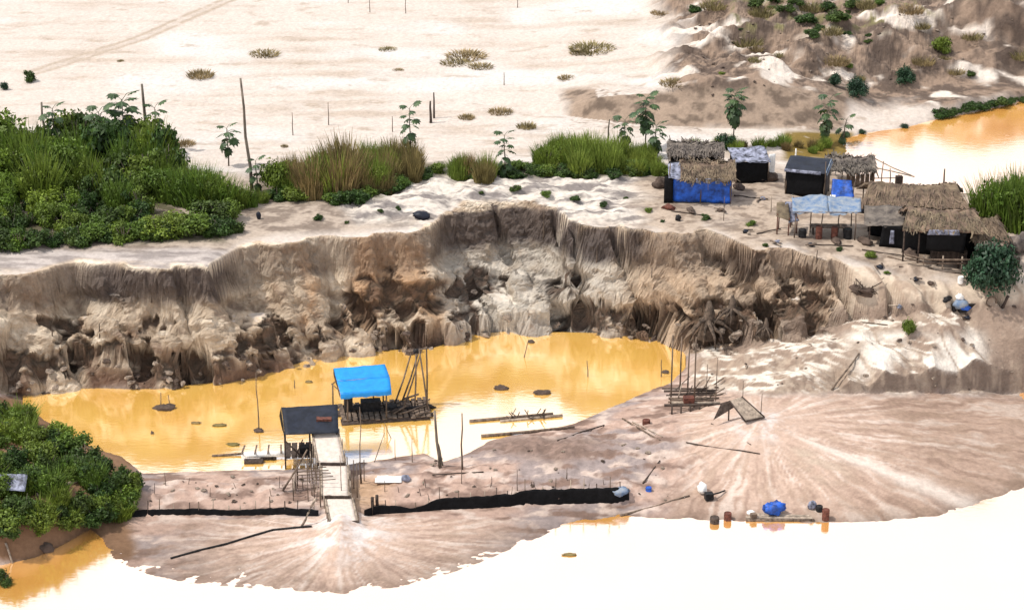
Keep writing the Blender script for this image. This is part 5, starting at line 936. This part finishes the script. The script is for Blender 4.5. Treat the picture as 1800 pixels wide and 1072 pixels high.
# broken lumps of earth lying along the cliff foot
CL = [MB().lump((0,0,.1),(1,.8,.6),s,7,5,.8).mesh('clod', 'clod' if s % 3 else 'dark_clod', False) for s in range(60,68)]
cbx = [(u, v) for u, v, z in CB]
for i in range(110):
    u = random.uniform(20,1300); v0 = np.interp(u, [a for a,_ in cbx], [b for _,b in cbx]); v = v0-abs(random.gauss(0,26))-2
    g = G(u, v); s_ = random.uniform(.18,.75)*(1.2 if random.random() < .15 else .8); c = bpy.data.objects.new('clod', CL[i % 8]); COL.objects.link(c); c.parent = ground; c.location = (g[0], g[1]-.1, g[2]-.05*s_); c.rotation_euler = (random.uniform(-.4,.4),random.uniform(-.4,.4),random.uniform(0,6.28)); c.scale = (s_*1.2,s_,s_)
for i in range(190):
    u = random.uniform(1230,1790); v = random.uniform(535,690); 
    if i < 80: u = random.uniform(260,1180); v = random.uniform(838,885) if u < 620 else random.uniform(780,880)
    elif i < 140: u = random.uniform(1200,1790); v = random.uniform(10,170)
    g = G(u, v); s_ = random.uniform(.08,.38); c = bpy.data.objects.new('clod', CL[i % 8]); COL.objects.link(c); c.parent = ground; c.location = V3(g); c.rotation_euler = (0,0,random.uniform(0,6.28)); c.scale = (s_*1.2,s_,s_*.8)

# ---- camp clutter
def heap(u, v, d_, m_, lb, cat='heap', nm='refuse_heap'):
    q = G(u, v); single(nm, MB().lump((0,0,d_[2]*.25), d_, int(u+v), 16, 10, .5), m_, lb, cat, V3(q), random.uniform(0,6), None, True)
for a_ in ((1300,332,(1.2,.7,.5),'dark_clod','dark refuse heap at the front of the silver topped hut'), (1352,318,(1.4,.9,.9),'dark_clod','dark earth heap between the silver topped and box huts'), (1176,368,(1.0,.6,.5),'rust','brown refuse heap at the corner of the blue tarp hut'), (1215,372,(1.3,.5,.35),'dark_clod','flat dark refuse patch in front of the blue tarp hut'), (1438,362,(1.1,.6,.6),'rust','reddish refuse heap in front of the black box hut'), (1408,372,(.9,.6,.5),'silver_tarp','grey crumpled plastic behind the pale canvas fly'), (1515,372,(1.5,.9,.9),'navy_tarp','dark crumpled plastic beside the blue lean-to'), (1540,398,(1.6,.9,.8),'grey_thatch','fallen thatch heap behind the dark lean-to'), (1520,428,(1.3,.7,.6),'dark_clod','dark refuse heap between open shelter and dark lean-to'), (1470,425,(1.5,.6,.35),'dark_clod','low dark refuse patch under the open shelter'), (1600,448,(1.3,.7,.6),'dark_clod','dark log heap at the corner of the thatched hut'), (1775,470,(1.6,.9,1.2),'dark_clod','dark brush heap behind the round shrub'), (1790,440,(1.8,1.0,1.6),'grey_thatch','grey thatch heap right of the thatched hut'), (1665,528,(.7,.4,.35),'engine','dark spare part lying beside the engine heap'), (1160,330,(1.2,.8,.9),'dark_clod','dark brush heap left of the blue tarp hut')): heap(*a_)
for i, (u0, v0, u1, v1) in enumerate(((1180,372,1235,380),(1290,345,1350,352),(1330,412,1372,404),(1515,440,1590,452),(1580,470,1690,482),(1420,430,1500,434),(1560,452,1640,474))):
    a = G(u0, v0); b = G(u1, v1); pole_obj('loose_pole', 'loose wooden pole lying on the ground around the camp huts', 'pole', a+np.array([0,0,.06]), b+np.array([0,0,.08]), .05, .04, random.choice(['wood','dark_wood','pale_wood']), 'loose poles around the huts')
for i, (u, v) in enumerate(((1262,372),(1338,352),(1312,408),(1365,428),(1425,432),(1545,470),(1610,492),(1640,500),(1700,560),(1580,540))):
    q = G(u, v); o = thing('debris_bundle', 'small bundle of boards and rags littering the camp ground', 'debris', V3(q), random.uniform(0,3), 'debris bundles around the huts')
    for k in range(3): MB().box((random.uniform(-.3,.3),random.uniform(-.3,.3),.06+.06*k),(random.uniform(.4,.9),random.uniform(.08,.2),.05),random.uniform(0,3)).build('board', random.choice(['wood','dark_wood','pale_wood']), o)
    MB().lump((random.uniform(-.2,.2),0,.08),(.5,.4,.3),i+200).build('rag', random.choice(['navy_tarp','silver_tarp','dark_clod']), o, True)
